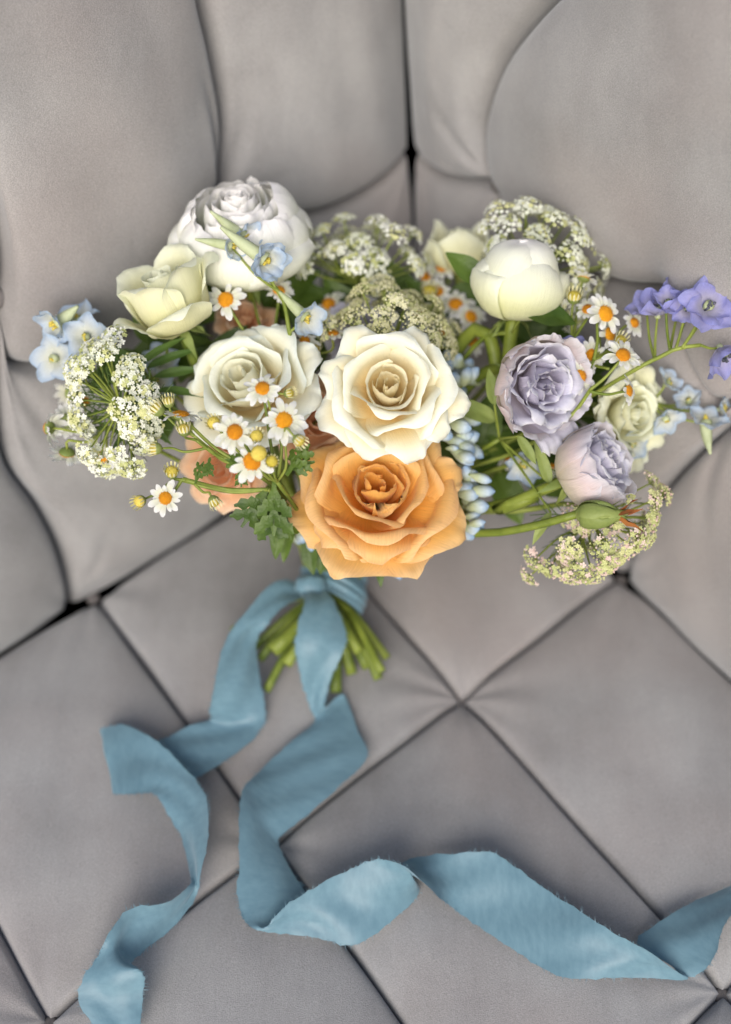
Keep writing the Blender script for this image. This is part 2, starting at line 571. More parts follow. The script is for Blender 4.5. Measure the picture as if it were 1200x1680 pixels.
wall_panel(WL, np.array([n0 - sh, n0]), H0 - sh, V0 - sh, V0, 0.024, bk_l, 6, ev=0.55, foot=True)
# right back
r1 = np.array(WR.px(825, 300)); shr = np.array([LA, 0.0]); r2 = r1 + shr
T1 = np.vstack([WR.pxs([(825, 300), (808, 240), (812, 180), (850, 85), (920, 0), (985, -60)]), np.array([(-0.145, .385), (-0.125, .45), (-0.105, .55), (-0.10, TOP)])])
hcr = WR.px(675, 240); hcr = np.array([corner_s(WR, WL, hcr[1]), hcr[1]])
G0 = np.vstack([hcr, WR.pxs([(705, 268), (755, 291)]), r1])
G1 = np.vstack([r1, WR.pxs([(865, 370), (945, 432), (1040, 465), (1140, 492)]), r2 + [-0.02, -0.03], r2])
m1 = np.array(WR.px(1010, 950)); m1[1] = -0.022
U1 = np.vstack([m1, WR.pxs([(1042, 895), (1090, 805), (1150, 738), (1200, 692)]), r2])
czr = np.array([corner_s(WR, WL, -0.022), -0.022])
m0 = czr * 0.62 + m1 * 0.38
U0 = np.array([m0, m0 * 0.6 + r1 * 0.4 + [0.012, 0], m0 * 0.3 + r1 * 0.7 + [0.008, 0], r1])
lo_r = np.array([(corner_s(WR, WL, t), t) for t in np.linspace(-0.022, hcr[1], 7)])
up_r = np.array([(corner_s(WR, WL, t), t) for t in np.linspace(hcr[1], TOP, 12)])
wall_panel(WR, G0, np.array([up_r[-1], T1[-1]]), up_r, T1, 0.034, bk_r, 11, eu=0.34, ev=0.36, corner='l', creases=[([(820, 292), (785, 240), (750, 170), (725, 100)], .004, .004), ([(818, 298), (770, 275), (730, 225)], .003, .004), ([(815, 270), (800, 200), (790, 120)], .003, .004)])
wall_panel(WR, G1, np.array([T1[-1], T1[-1] + shr]), T1, T1 + shr, 0.050, bk_r, 12, eu=0.44, ev=0.46, creases=[([(835, 305), (900, 330), (970, 320)], .002, .006), ([(832, 320), (900, 390), (960, 410)], .002, .006)])
wall_panel(WR, np.array([czr, m0]), G0, lo_r, U0, 0.018, bk_r, 13, n=60, m=60, corner='l', foot=True)
wall_panel(WR, np.array([m0, m1]), G1, U0, U1, 0.022, bk_r, 14, ev=0.55, foot=True, creases=[([(1230, 660), (1160, 760), (1120, 850)], .003, .005), ([(1250, 640), (1130, 660), (1060, 690)], .003, .006), ([(1012, 945), (990, 880), (985, 820)], .002, .005)])
wall_panel(WR, np.array([m1, m1 + shr]), G1 + shr, U1, U1 + shr, 0.022, bk_r, 15, ev=0.55, foot=True, creases=[([(1012, 945), (1070, 930), (1130, 890)], .002, .005), ([(1200, 700), (1180, 800), (1190, 900)], .003, .006)])
wall_panel(WR, G1 + shr, np.array([T1[-1] + shr, T1[-1] + 2 * shr]), T1 + shr, T1 + 2 * shr, 0.042, bk_r, 16, n=32, m=32)


def button(pos, nor, r, parent):
    Rm = frame(nor)
    a = np.linspace(0, 2 * math.pi, 16, endpoint=False)
    V = []
    for rr, zz in ((1, -0.4), (1, 0), (0.85, 0.3), (0.5, 0.48), (0.05, 0.52)):
        V.append(np.stack([np.cos(a) * rr, np.sin(a) * rr, np.full(16, zz)], 1))
    V = np.vstack(V) * r
    part('button', pos + V @ Rm.T, grid_faces(16, 5, True), M_BUTTON, parent)


for W, l, pr in ((WL, (b0, b1), bk_l), (WR, (r1, r2), bk_r)):
    for q in l:
        button(W.at(q, 0.004)[0], W.n, 0.006, pr)


# the seat: every panel between the seams is a puffed piece of its own
def seat_panel(i, j, seed):
    rng = np.random.RandomState(seed)
    n = 72
    t = np.linspace(0, 1, n); t = t - 0.145 * np.sin(2 * math.pi * t)
    u = np.tile(t, n); v = np.repeat(t, n)
    p = N0 + np.outer(i - 1 + u, AV) + np.outer(j + v, BV)
    pu = np.clip(4 * u * (1 - u), 0, 1); pv = np.clip(4 * v * (1 - v), 0, 1)
    prof = (pu ** 0.36) * (pv ** 0.36)
    h = -0.0075 + 0.012 * prof
    ed = np.minimum(np.minimum(u, 1 - u) * LA, np.minimum(v, 1 - v) * LB)
    h -= 0.007 * np.exp(-(ed / 0.0016) ** 1.5)
    wall = np.full_like(u, 9.0)
    if i == 0: wall = np.minimum(wall, u * LA * 0.6)
    if j == 0: wall = np.minimum(wall, (1 - v) * LB)
    h -= 0.030 * np.exp(-(wall / 0.0034) ** 1.6)
    corner = np.zeros_like(u)
    for cu in (0, 1):
        for cv in (0, 1):
            r = np.hypot((u - cu) * LA, (v - cv) * LB)
            h -= 0.004 * np.exp(-(r / 0.014) ** 2)
            a = np.arctan2(np.abs(v - cv) * LB, np.abs(u - cu) * LA)
            h += 0.0017 * np.exp(-(r / 0.05) ** 2) * np.sin(rng.uniform(8, 13) * a + rng.uniform(0, 6)) * prof
    for _ in range(5):
        fu, fv, ph = rng.uniform(0.5, 2.5), rng.uniform(0.5, 2.5), rng.uniform(0, 6.3)
        h += 0.0007 * np.sin(6.28 * (fu * u + fv * v) + ph) * prof
    # the tucked seams wander a little
    wob = 0.0012 * np.sin(u * 9 + v * 7 + i * 1.3 + j * 2.1)
    V = np.column_stack([p[:, 0] + wob * pu * 0.5, p[:, 1] + wob * pv * 0.5, h])
    part('tuft_panel', V, grid_faces(n, n), M_VELVET, seat)


k = 0
for i in range(0, 4):
    for j in range(-4, 1):
        if i == 3 and j == -4: continue
        seat_panel(i, j, 40 + k); k += 1
for (i, j) in ((-1, -1), (0, 1), (1, 1), (1, 0), (0, 0), (2, 1)):
    pass
for q in ((0, 0), (-1, -1), (0, -2), (0, 1), (1, 0), (0, -1), (1, -2), (1, -1), (1, 1)):
    c = N0 + q[0] * AV + q[1] * BV
    button(np.array([c[0], c[1], -0.0155]), np.array([0, 0, 1.0]), 0.0045, seat)

# ------------------------------------------------------------------ the ribbon
BIND = S(543, 945, 0.034)
ribbon = thing('silk_ribbon', 'dusty blue frayed silk ribbon tied round the stems, two long tails', 'ribbon', S(543, 965, 0.0))


def strip(sections, name, seg=150, nw=13, seed=0, thick=0.0):
    """a band between two edges; every section: picture x, y and height of edge A, then of edge B"""
    rng = np.random.RandomState(seed)
    A = catmull(np.array([S(a[0], a[1], a[2] / 1000.) for a, b in sections]), seg, arc=False)
    B = catmull(np.array([S(b[0], b[1], b[2] / 1000.) for a, b in sections]), seg, arc=False)
    t = np.linspace(0, 1, nw)
    V = []; UV = []
    L = np.concatenate([[0], np.cumsum(np.linalg.norm(np.diff((A + B) / 2, axis=0), axis=1))])
    T = np.gradient((A + B) / 2, axis=0); T /= np.linalg.norm(T, axis=1)[:, None] + 1e-9
    ph = rng.uniform(0, 6, 6)
    for i in range(seg):
        w = B[i] - A[i]; wn_ = nrm(w); n = np.cross(T[i], wn_)
        if n[2] < 0: n = -n
        fr0, fr1 = rng.normal(0, 0.0006), rng.normal(0, 0.0006)
        for q in t:
            e = 0.0012 * math.sin(q * 3.14) * math.sin(L[i] * 60 + ph[0]) + 0.0006 * math.sin(q * 9 + L[i] * 130 + ph[1]) + 0.0007 * math.sin(q * 3.14) * math.sin(L[i] * 210 + 5 * q + ph[2]) * max(0, math.sin(L[i] * 33 + ph[3]))
            p = A[i] + w * q + n * e
            if q == 0: p = p - wn_ * abs(fr0)
            if q == 1: p = p + wn_ * abs(fr1)
            p[2] = max(p[2], 0.0052 + 0.0008 * q)
            V.append(p); UV.append((q, L[i] * 25))
    o = part(name, V, grid_faces(nw, seg), M_SILK, ribbon, uv=UV)
    # frayed threads along both raw edges
    g = Geo()
    for i in range(1, seg - 1):
        for (E, sgn) in ((A, -1), (B, 1)):
            for _ in range(4):
                w = nrm(B[i] - A[i]) * sgn
                p = E[i] + T[i] * rng.uniform(-0.001, 0.001)
                p[2] = max(p[2], 0.0056)
                l = abs(rng.normal(0.0, 0.0017)) + 0.0004
                q = p + w * l + T[i] * rng.normal(0, 0.0007) + np.array([0, 0, abs(rng.normal(0, 0.0003))])
                s = T[i] * 0.00013
                g.add([p - s, p + s, q], [(0, 1, 2)])
    V, F, uv = g.get()
    part('frayed_edge', V, F, M_SILK, o, uv=uv, kind='stuff')
    return o


t1 = [((492, 955, 44), (498, 980, 40)), ((452, 956, 54), (468, 992, 50)), ((402, 1008, 56), (440, 1021, 50)),
      ((374, 1048, 52), (421, 1047, 40)), ((359, 1090, 46), (421, 1084, 30)), ((351, 1135, 34), (429, 1135, 18)),
      ((346, 1168, 20), (434, 1172, 9)), ((347, 1182, 8), (428, 1195, 7)), ((312, 1192, 8), (396, 1228, 8)),
      ((264, 1214, 7), (335, 1269, 8)), ((215, 1218, 6), (275, 1290, 6)), ((180, 1208, 7), (205, 1297, 7)),
      ((166, 1196, 13), (186, 1301, 12)), ((208, 1193, 17), (204, 1302, 15)), ((257, 1219, 17), (234, 1300, 14)),
      ((305, 1264, 20), (258, 1304, 14)), ((336, 1304, 26), (277, 1337, 12)), ((342, 1340, 30), (296, 1370, 10)),
      ((338, 1385, 30), (307, 1403, 9)), ((329, 1430, 24), (313, 1432, 9)), ((321, 1468, 10), (313, 1452, 18)),
      ((285, 1520, 7), (278, 1481, 26)), ((240, 1557, 7), (215, 1491, 30)), ((214, 1578, 8), (184, 1528, 30)),
      ((222, 1588, 26), (164, 1565, 24)), ((234, 1600, 26), (139, 1605, 20)), ((233, 1640, 14), (132, 1642, 14)), ((228, 1700, 8), (165, 1700, 8))]
t2 = [((492, 966, 46), (526, 960, 46)), ((501, 986, 58), (546, 986, 54)), ((491, 1025, 58), (566, 1034, 48)),
      ((486, 1062, 50), (563, 1066, 44)), ((492, 1100, 36), (549, 1096, 36)), ((503, 1137, 20), (536, 1135, 24)),
      ((513, 1168, 9), (533, 1160, 16)), ((519, 1183, 7), (563, 1142, 7)), ((490, 1208, 8), (587, 1200, 7)),
      ((455, 1240, 9), (602, 1243, 8)), ((425, 1268, 12), (545, 1300, 9)), ((406, 1288, 20), (482, 1353, 9)),
      ((397, 1305, 26), (456, 1376, 8)), ((394, 1350, 24), (462, 1400, 7)), ((393, 1420, 18), (480, 1435, 7)), ((392, 1475, 13), (500, 1468, 7)),
      ((402, 1508, 11), (466, 1512, 9)), ((424, 1526, 13), (440, 1520, 15)), ((475, 1531, 9), (468, 1490, 22)),
      ((525, 1538, 8), (510, 1462, 26)), ((580, 1550, 8), (570, 1430, 28)), ((640, 1512, 8), (615, 1413, 34)),
      ((688, 1466, 10), (656, 1417, 38)), ((676, 1440, 8), (682, 1436, 40)), ((662, 1415, 9), (704, 1458, 28)), ((735, 1404, 18), (742, 1488, 12)),
      ((805, 1400, 24), (798, 1527, 8)), ((855, 1432, 20), (860, 1568, 8)), ((925, 1480, 18), (922, 1602, 8)),
      ((1000, 1527, 24), (1000, 1604, 8)), ((1060, 1560, 26), (1080, 1605, 8)), ((1102, 1588, 18), (1128, 1605, 10)),
      ((1128, 1603, 9), (1098, 1582, 9)), ((1155, 1592, 14), (1048, 1545, 8)), ((1173, 1566, 20), (1100, 1503, 8)),
      ((1188, 1518, 22), (1160, 1472, 8)), ((1225, 1480, 18), (1225, 1440, 8))]
strip(t1, 'tail', 170, seed=3)
strip(t2, 'tail', 210, seed=4)

# wrap: soft band wound round the bundle, with a slanted second turn
AX = nrm(S(560, 880, 0.06) - S(540, 1000, 0.024))


def wrap_band(c0, c1, ra, tilt, name, seed, n=48, m=16, bulge=0.002):
    rng = np.random.RandomState(seed)
    ph = rng.uniform(0, 6.3, 8)
    V = []; UV = []
    ax = nrm(c1 - c0)
    x = nrm(RT - ax * RT.dot(ax)); y = np.cross(ax, x)
    for j in range(m):
        f = j / (m - 1)
        for i in range(n):
            a = 2 * math.pi * i / n
            fold = 0.0011 * math.sin(9 * f * 2.2 + 2.2 * math.sin(a + ph[0]) + ph[1]) + 0.0007 * math.sin(17 * f + 3 * a + ph[2])
            r = ra * (1 + 0.10 * math.cos(a)) + bulge * math.sin(f * math.pi) + fold
            if j in (0, m - 1): r -= 0.0012
            c = c0 + (c1 - c0) * f + ax * tilt * math.cos(a + 0.4)
            V.append(c + x * r * math.cos(a) + y * r * 0.85 * math.sin(a)); UV.append((f, a * 0.9))
    return part(name, V, grid_faces(n, m, True), M_SILK, ribbon, uv=UV)


wrap_band(S(540, 972, 0.030), S(549, 908, 0.034), 0.0185, 0.0015, 'wrap', 5)
wrap_band(S(538, 982, 0.030), S(546, 944, 0.033), 0.0205, -0.007, 'wrap', 6)
# knot
kn = S(510, 962, 0.050)
a = np.linspace(0, 2 * math.pi, 20, endpoint=False); V = []; UV = []
for f in np.linspace(0, math.pi, 10):
    for q in a:
        w = 1 + 0.10 * math.sin(3 * q + f * 4) + 0.08 * math.sin(7 * q + 2 * f)
        V.append(kn + (RT * math.cos(q) * 0.0095 + UP * math.sin(q) * 0.0075) * math.sin(f) * w - FW * math.cos(f) * 0.005); UV.append((q * .3, f))
part('knot', V, grid_faces(20, 10, True), M_SILK, ribbon, uv=UV)

# ------------------------------------------------------------------ flower builders
def petal_geo(pts, th, W, rng, tip=0.14, tipexp=1.7, side=0.0, ruffle=0.02, wk=1.0, spiral=0.03, base_w=0.28, nu=15, nv=15, frill=0.0, rmin=0.08, skew=0.0):
    """one petal in flower units: pts = (radius, height) from claw to tip, th = direction in degrees"""
    cv = catmull(np.asarray(pts, float), 64)
    tg = np.gradient(cv, axis=0); tg /= np.linalg.norm(tg, axis=1)[:, None] + 1e-9
    u, v = np.meshgrid(np.linspace(-1, 1, nu), np.linspace(0, 1, nv))
    u = u.ravel(); v = v.ravel()
    ph = rng.uniform(0, 6.3, 10)
    Lu = 1 - tip * np.abs(u) ** tipexp + skew * u * 0.08 + 0.025 * np.sin(3 * u + ph[0]) + frill * (np.sin(17 * u + ph[1]) + 0.7 * np.sin(29 * u + ph[2])) * 0.5
    Lu = np.clip(Lu, 0.2, 1.0)
    x = np.clip(v * Lu, 0, 1) * 63
    ix = np.arange(64)
    r = np.interp(x, ix, cv[:, 0]); z = np.interp(x, ix, cv[:, 1])
    tr = np.interp(x, ix, tg[:, 0]); tz = np.interp(x, ix, tg[:, 1])
    w = W * (base_w + (1 - base_w) * np.sin(np.pi / 2 * np.clip(v / 0.66, 0, 1)) ** 0.85) * (1 - 0.10 * np.clip((v - 0.8) / 0.2, 0, 1) ** 2)
    rc = np.maximum(np.interp(np.clip(v, 0, 1) * 63, ix, cv[:, 0]) * wk, rmin)
    a = np.clip(w * u / rc, -2.9, 2.9)
    rad = r - rc * (1 - np.cos(a)); tan = rc * np.sin(a)
    wav = (np.sin(3.1 * u + 2.0 * v + ph[3]) + 0.6 * np.sin(5.7 * u - 3 * v + ph[4]) + 0.5 * np.sin(2.2 * v * 3 + 1.5 * u + ph[5]))
    d = side * np.abs(u) ** 2.6 * smooth(0.3, 1, v) + ruffle * wav * v ** 1.6
    d = d + 0.006 * np.sin(13 * u + 3 * v + ph[8]) * v ** 3 + 0.004 * np.sin(23 * u - 5 * v + ph[9]) * v ** 4
    if frill: d = d + frill * 1.6 * (np.sin(11 * u + ph[6]) + 0.6 * np.sin(19 * u + ph[7])) * smooth(0.72, 1.0, v)
    rad = rad + d * tz * np.cos(a) + spiral * u
    tan = tan + d * tz * np.sin(a)
    z = z - d * tr
    t = math.radians(th); c, s = math.cos(t), math.sin(t)
    V = np.column_stack([rad * c - tan * s, rad * s + tan * c, z])
    return V, grid_faces(nu, nv), np.column_stack([u * 0.5 + 0.5, v])


def flower_root(name, label, cat, group=None):
    o = thing(name, label, cat, BIND * 1.0 + 0.0, group)
    return o


def stem_path(top, axis, bind, bow=0.0):
    top = np.asarray(top); bind = np.asarray(bind)
    L = np.linalg.norm(top - bind)
    p1 = top - nrm(axis) * min(0.05, L * 0.35)
    mid = (p1 * 0.5 + bind * 0.5) + np.array([0, 0, bow])
    return [top, p1, mid, bind]


BCOUNT = [0]


def bindpt():
    """each stem has its own place in the bundle and its own cut end below the wrap"""
    k = BCOUNT[0]; BCOUNT[0] += 1
    a = k * 2.39996; r = 0.0042 * math.sqrt(k % 14)
    x = nrm(RT - AX * RT.dot(AX)); y = np.cross(AX, x)
    return BIND + x * r * math.cos(a) + y * r * 0.75 * math.sin(a)


ENDS = [(437, 1134, 10), (622, 1114, 9), (426, 1082, 18), (551, 1136, 9), (636, 1080, 16), (452, 1102, 9), (627, 1102, 24), (578, 1106, 8), (470, 1090, 24), (604, 1096, 9),
        (418, 1062, 12), (515, 1098, 9), (590, 1070, 26), (448, 1068, 30), (381, 1036, 16), (560, 1085, 22), (480, 1060, 12)]


def cut_end(bp):
    e = ENDS[(BCOUNT[0] - 1) % len(ENDS)]
    q = S(e[0], e[1], e[2] / 1000.)
    return [bp * 0.45 + q * 0.55 + np.array([0, 0, 0.003]), q]


class Flower:
    def __init__(s, name, label, cat, px, py, d, axis, R, roll=0.0, base=0.4, group=None, seed=0, stem=True, stem_r=0.0026, sepals=5, via=None, stem_to=None):
        s.rng = np.random.RandomState(seed)
        s.R = R; s.axis = camdir(axis); s.rot = frame(s.axis, math.radians(roll))
        s.c = P(px, py, d); s.b = s.c - s.axis * R * base
        s.root = thing(name, label, cat, s.b, group)
        if stem:
            bp = bindpt() if stem_to is None else stem_to
            path = stem_path(s.b + s.axis * 0.002, s.axis, bp)
            if via: path = [path[0], path[1]] + via + [bp]
            if stem_to is None: path = path + cut_end(bp)
            stem_r = stem_r * s.rng.uniform(.85, 1.3)
            V, F = tube_geo(path, stem_r, stem_r * 1.1, 8, 34)
            part('stem', V, F, M_STEM, s.root)
            g = Geo()      # the swelling under the petals
            a = np.linspace(0, 2 * math.pi, 12, endpoint=False)
            V = []
            for rr, zz in ((0.06, -0.16), (0.12, -0.10), (0.15, -0.02), (0.14, 0.05), (0.10, 0.10)):
                V.append(np.column_stack([np.cos(a) * rr, np.sin(a) * rr, np.full(12, zz)]))
            s.add('calyx', np.vstack(V), grid_faces(12, 5, True), M_STEM)
        for k in range(sepals):
            V, F, uv = petal_geo([(0.08, -0.02), (0.22, -0.08), (0.36, -0.18 - s.rng.uniform(0, .12)), (0.5, -0.36 - s.rng.uniform(0, .15))], k * 72 + s.rng.uniform(-15, 15), 0.085, s.rng, tip=0.55, tipexp=1.0, ruffle=0.03, wk=3, base_w=0.8, nu=5, nv=9)
            s.add('sepal', V, F, M_LEAFP, uv)
    def world(s, V): return s.b + (np.asarray(V) * s.R) @ s.rot.T
    def add(s, name, V, F, mat, uv=None, ring=None, **kw):
        return part(name, s.world(V), F, mat, s.root, uv=uv, ring=ring, **kw)
    def petal(s, mat, ring, *a, **k):
        V, F, uv = petal_geo(*a, rng=s.rng, **k)
        return s.add('petal', V, F, mat, uv, ring)


def rose_core(f, mat, n=7, r0=0.07, dr=0.045, h=0.80, dh=0.012, W=1.55, th0=0, ruffle=0.012, frill=0.0):
    for k in range(n):
        rt = r0 + dr * k
        f.petal(mat, 0.02 + 0.05 * k, [(0.03, 0.0), (rt * 0.85, 0.22), (rt * 1.08, 0.5), (rt * 1.0, h - dh * k - 0.08), (rt * (0.92 + 0.05 * k), h - dh * k)],
                th0 + k * 137.5, rt * W, tip=0.10, ruffle=ruffle, spiral=0.025, frill=frill, side=0.01 * k)


def rose_mid(f, mat, n=8, r0=0.40, dr=0.04, h=0.70, dh=0.035, roll=0.10, W=0.46, th0=40, ruffle=0.02, frill=0.0, tip=0.2):
    for k in range(n):
        rt = r0 + dr * k; hh = h - dh * k; q = roll * (0.7 + 0.12 * k)
        f.petal(mat, 0.42 + 0.04 * k, [(0.05, 0.0), (rt * 0.62, 0.16), (rt * 0.92, hh * 0.6), (rt, hh * 0.9), (rt + q * 0.7, hh + q * 0.25), (rt + q * 1.45, hh - q * 0.15)],
                th0 + k * 137.5 + f.rng.uniform(-12, 12), W + 0.025 * k, tip=tip, tipexp=1.35, side=0.11 + 0.012 * k, ruffle=ruffle, spiral=0.06, frill=frill, wk=1.08, nu=19, nv=19)


def rose_outer(f, mat, specs, roll=0.10, ruffle=0.03, frill=0.0, tip=0.24, texp=1.3):
    """specs: direction, reach, height of the margin, half width"""
    for k, q in enumerate(specs):
        th, reach, hh, W = q[:4]
        rl = q[4] if len(q) > 4 else roll
        f.petal(mat, 0.85 + 0.02 * k, [(0.07, -0.02), (0.32, 0.06), (0.56 * reach + .06, hh * 0.72), (0.80 * reach, hh), (reach - 0.03, hh + 0.02), (reach + rl * 0.5, hh - rl * 0.55), (reach + rl * 0.35, hh - rl * 1.2)],
                th, W, tip=tip, tipexp=texp, side=0.17, ruffle=ruffle, spiral=0.05, wk=1.4, frill=frill, nu=21, nv=21)


def px2m(px, d): return px * d / FPX


# ---- hero roses
f = Flower('rose', 'open ivory rose with pointed curled petals above the apricot rose', 'rose', 637, 640, 0.645, (0.02, 0.22, 0.95), px2m(118, 0.645), seed=11, group=None)
rose_core(f, M_WHITE, 7, 0.07, 0.042, 0.80, th0=200)
rose_mid(f, M_WHITE, 7, 0.38, 0.05, 0.74, roll=0.15, th0=250, W=0.52, tip=0.26, ruffle=0.012)
rose_outer(f, M_WHITE, [(118, 1.02, 0.36, 0.42), (62, 0.98, 0.34, 0.40), (350, 1.10, 0.22, 0.42), (20, 0.9, 0.3, 0.4), (205, 1.0, 0.30, 0.46), (160, 0.92, 0.40, 0.42), (250, 0.95, 0.36, 0.5), (290, 0.98, 0.34, 0.5), (320, 0.92, 0.32, 0.45)], roll=0.14, tip=0.36, texp=1.1, ruffle=0.02, frill=0.007)

f = Flower('rose', 'large apricot orange rose with folded-back lower petals over the ribbon knot', 'rose', 620, 801, 0.655, (0.03, 0.44, 0.86), px2m(140, 0.655), seed=23)
rose_core(f, M_ORANGE, 6, 0.07, 0.05, 0.62, th0=20, ruffle=0.03)
rose_mid(f, M_ORANGE, 8, 0.36, 0.055, 0.64, dh=0.04, roll=0.11, th0=90, ruffle=0.025, W=0.52, tip=0.18)
rose_outer(f, M_ORANGE, [(243, 1.04, 0.03, 0.68, .05), (296, 1.05, 0.0, 0.54, .04), (335, 1.10, 0.14, 0.58), (15, 1.02, 0.30, 0.46), (48, 1.0, 0.3, 0.45), (190, 1.08, 0.10, 0.44), (150, 0.98, 0.30, 0.5), (95, 0.9, 0.36, 0.5), (270, 0.86, 0.34, 0.62), (222, 0.88, 0.34, 0.55)], roll=0.10, tip=0.33, texp=1.0, ruffle=0.02, frill=0.008)

f = Flower('rose', 'full ivory rose behind the white daisies, peach rose below it', 'rose', 408, 632, 0.665, (-0.28, 0.38, 0.86), px2m(112, 0.665), seed=31)
rose_core(f, M_CREAM, 7, 0.09, 0.046, 0.86, dh=0.01, th0=60)
rose_mid(f, M_CREAM, 7, 0.42, 0.05, 0.80, dh=0.04, roll=0.14, th0=300, W=0.54, tip=0.24, ruffle=0.012)
rose_outer(f, M_CREAM, [(20, 1.1, 0.40, 0.46), (55, 1.02, 0.45, 0.44), (95, 0.9, 0.5, 0.46), (140, 0.95, 0.48, 0.5), (185, 1.0, 0.42, 0.5), (225, 1.05, 0.36, 0.5), (265, 1.05, 0.34, 0.5), (305, 1.08, 0.3, 0.5), (340, 1.1, 0.34, 0.48)], roll=0.13, tip=0.32, texp=1.1, ruffle=0.02, frill=0.007)

f = Flower('rose', 'half-open greenish cream rose leaning against the left sofa back', 'rose', 276, 488, 0.668, (-0.30, 0.78, 0.52), px2m(92, 0.668), seed=37, base=0.62)
rose_core(f, M_GREENW, 6, 0.09, 0.05, 1.15, dh=0.0, W=1.6)
for th, r, h, W in ((250, .62, 1.2, .62), (330, .66, 1.28, .60), (60, .64, 1.30, .6), (160, .62, 1.22, .6)):
    f.petal(M_GREENW, 0.6, [(0.06, 0), (0.42, 0.12), (r * .95, 0.45), (r * .98, h * .8), (r + .05, h - .06), (r + .16, h - .02), (r + .24, h - .1)], th, W, tip=0.2, tipexp=1.2, side=0.10, ruffle=0.02, wk=1.05)
for th, r, h, W in ((215, .86, 0.62, .58), (290, .82, 0.66, .62), (10, .80, 1.05, .55), (130, .8, 0.85, .5), (80, .78, 1.0, .5)):
    f.petal(M_GREENW, 0.9, [(0.08, 0), (0.50, 0.10), (r * .86, 0.34), (r * .92, h * .75), (r + .08, h), (r + .22, h - .02), (r + .28, h - .12)], th, W, tip=0.25, tipexp=1.15, side=0.12, ruffle=0.03, wk=1.1)

# ---- peach roses half hidden
f = Flower('rose', 'deep peach rose tucked between the two ivory roses', 'rose', 520, 690, 0.69, (0.1, 0.1, 0.95), px2m(75, 0.69), seed=41)
rose_core(f, M_PEACH, 7, 0.08, 0.05, 0.75); rose_mid(f, M_PEACH, 8, 0.42, 0.05, 0.66)
rose_outer(f, M_PEACH, [(a, 1.05, 0.3, 0.5) for a in (230, 280, 330, 20, 75, 130, 180)])
f = Flower('rose', 'pale peach rose under the daisies at the bottom of the bouquet', 'rose', 362, 768, 0.684, (-0.35, -0.25, 0.88), px2m(74, 0.684), seed=43)
rose_core(f, M_PEACH, 6, 0.08, 0.05, 0.7); rose_mid(f, M_PEACH, 6, 0.42, 0.05, 0.6)
rose_outer(f, M_PEACH, [(a, 1.08, 0.25, 0.5) for a in (140, 185, 225, 262, 300, 345, 40, 90)], tip=0.3, texp=1.0)
f = Flower('rose', 'small blush peach rose deep behind the full ivory rose', 'rose', 405, 522, 0.725, (0.1, 0.5, 0.8), px2m(50, 0.725), seed=47)
rose_core(f, M_PEACH, 5, 0.08, 0.05, 0.7); rose_mid(f, M_PEACH, 5, 0.4, 0.05, 0.6)
rose_outer(f, M_PEACH, [(a, 1.05, 0.3, 0.5) for a in (20, 90, 150, 200, 270, 330)])

# ---- lavender roses
f = Flower('rose', 'ruffled lavender rose with crowded inner petals', 'rose', 882, 632, 0.655, (0.42, -0.18, 0.86), px2m(95, 0.655), seed=53)
rose_core(f, M_LAV, 9, 0.06, 0.038, 0.84, dh=0.004, ruffle=0.05, frill=0.012)
rose_mid(f, M_LAV, 11, 0.34, 0.036, 0.86, dh=0.02, roll=0.08, ruffle=0.055, frill=0.010, W=0.42)
for th, r, h, W in ((150, .80, .90, .55), (195, .82, .86, .6), (245, .84, .80, .6), (105, .82, .95, .55), (60, .80, .9, .5), (20, .80, .82, .5), (330, .80, .8, .5)):
    f.petal(M_LAVO, 0.9, [(0.08, 0), (0.45, 0.05), (r * .92, 0.3), (r, h * .75), (r + .02, h - .05), (r + .1, h + .02)], th, W, tip=0.14, tipexp=2, side=0.05, ruffle=0.035, frill=0.02, wk=1.05, nu=25)
f.petal(M_LAV, 0.9, [(0.08, 0), (0.45, 0.05), (0.75, 0.35), (.92, .62), (1.12, .66), (1.3, .58)], 288, 0.46, tip=0.16, tipexp=2, side=0.05, ruffle=0.05, frill=0.025, wk=1.4, nu=25)
f = Flower('rose', 'lavender rose with pink blush on its outer petal, beside the green bud', 'rose', 972, 768, 0.655, (0.72, 0.34, 0.50), px2m(84, 0.655), seed=59, base=0.6,
           via=[P(880, 815, 0.675), P(790, 835, 0.70), P(680, 850, 0.73)])
rose_core(f, M_LAV, 7, 0.08, 0.045, 1.15, dh=0.0, ruffle=0.05, frill=0.012)
rose_mid(f, M_LAV, 8, 0.38, 0.035, 1.12, dh=0.012, roll=0.08, ruffle=0.05, frill=0.016, W=0.45)
for th, r, h, W in ((150, .74, 1.12, .68), (215, .74, 1.0, .72), (275, .76, 1.1, .68), (330, .74, 1.15, .6), (30, .74, 1.15, .6), (90, .74, 1.15, .62)):
    f.petal(M_LAVO, 0.9, [(0.08, 0), (0.48, 0.06), (r * .97, 0.36), (r * 1.04, h * .62), (r * 0.98, h - .08), (r + .06, h)], th, W, tip=0.16, tipexp=1.6, side=0.03, ruffle=0.02, frill=0.012, wk=1.0, nu=21)
f = Flower('rose', 'pale lavender rose sunk behind the open ivory rose', 'rose', 600, 545, 0.715, (0.1, 0.3, 0.9), px2m(66, 0.715), seed=61)
rose_core(f, M_LAV, 6, 0.08, 0.05, 0.75, ruffle=0.03); rose_mid(f, M_LAV, 7, 0.42, 0.05, 0.66, ruffle=0.04)
rose_outer(f, M_LAV, [(a, 1.05, 0.3, 0.5) for a in (20, 75, 130, 180, 230, 290, 340)], frill=0.012)

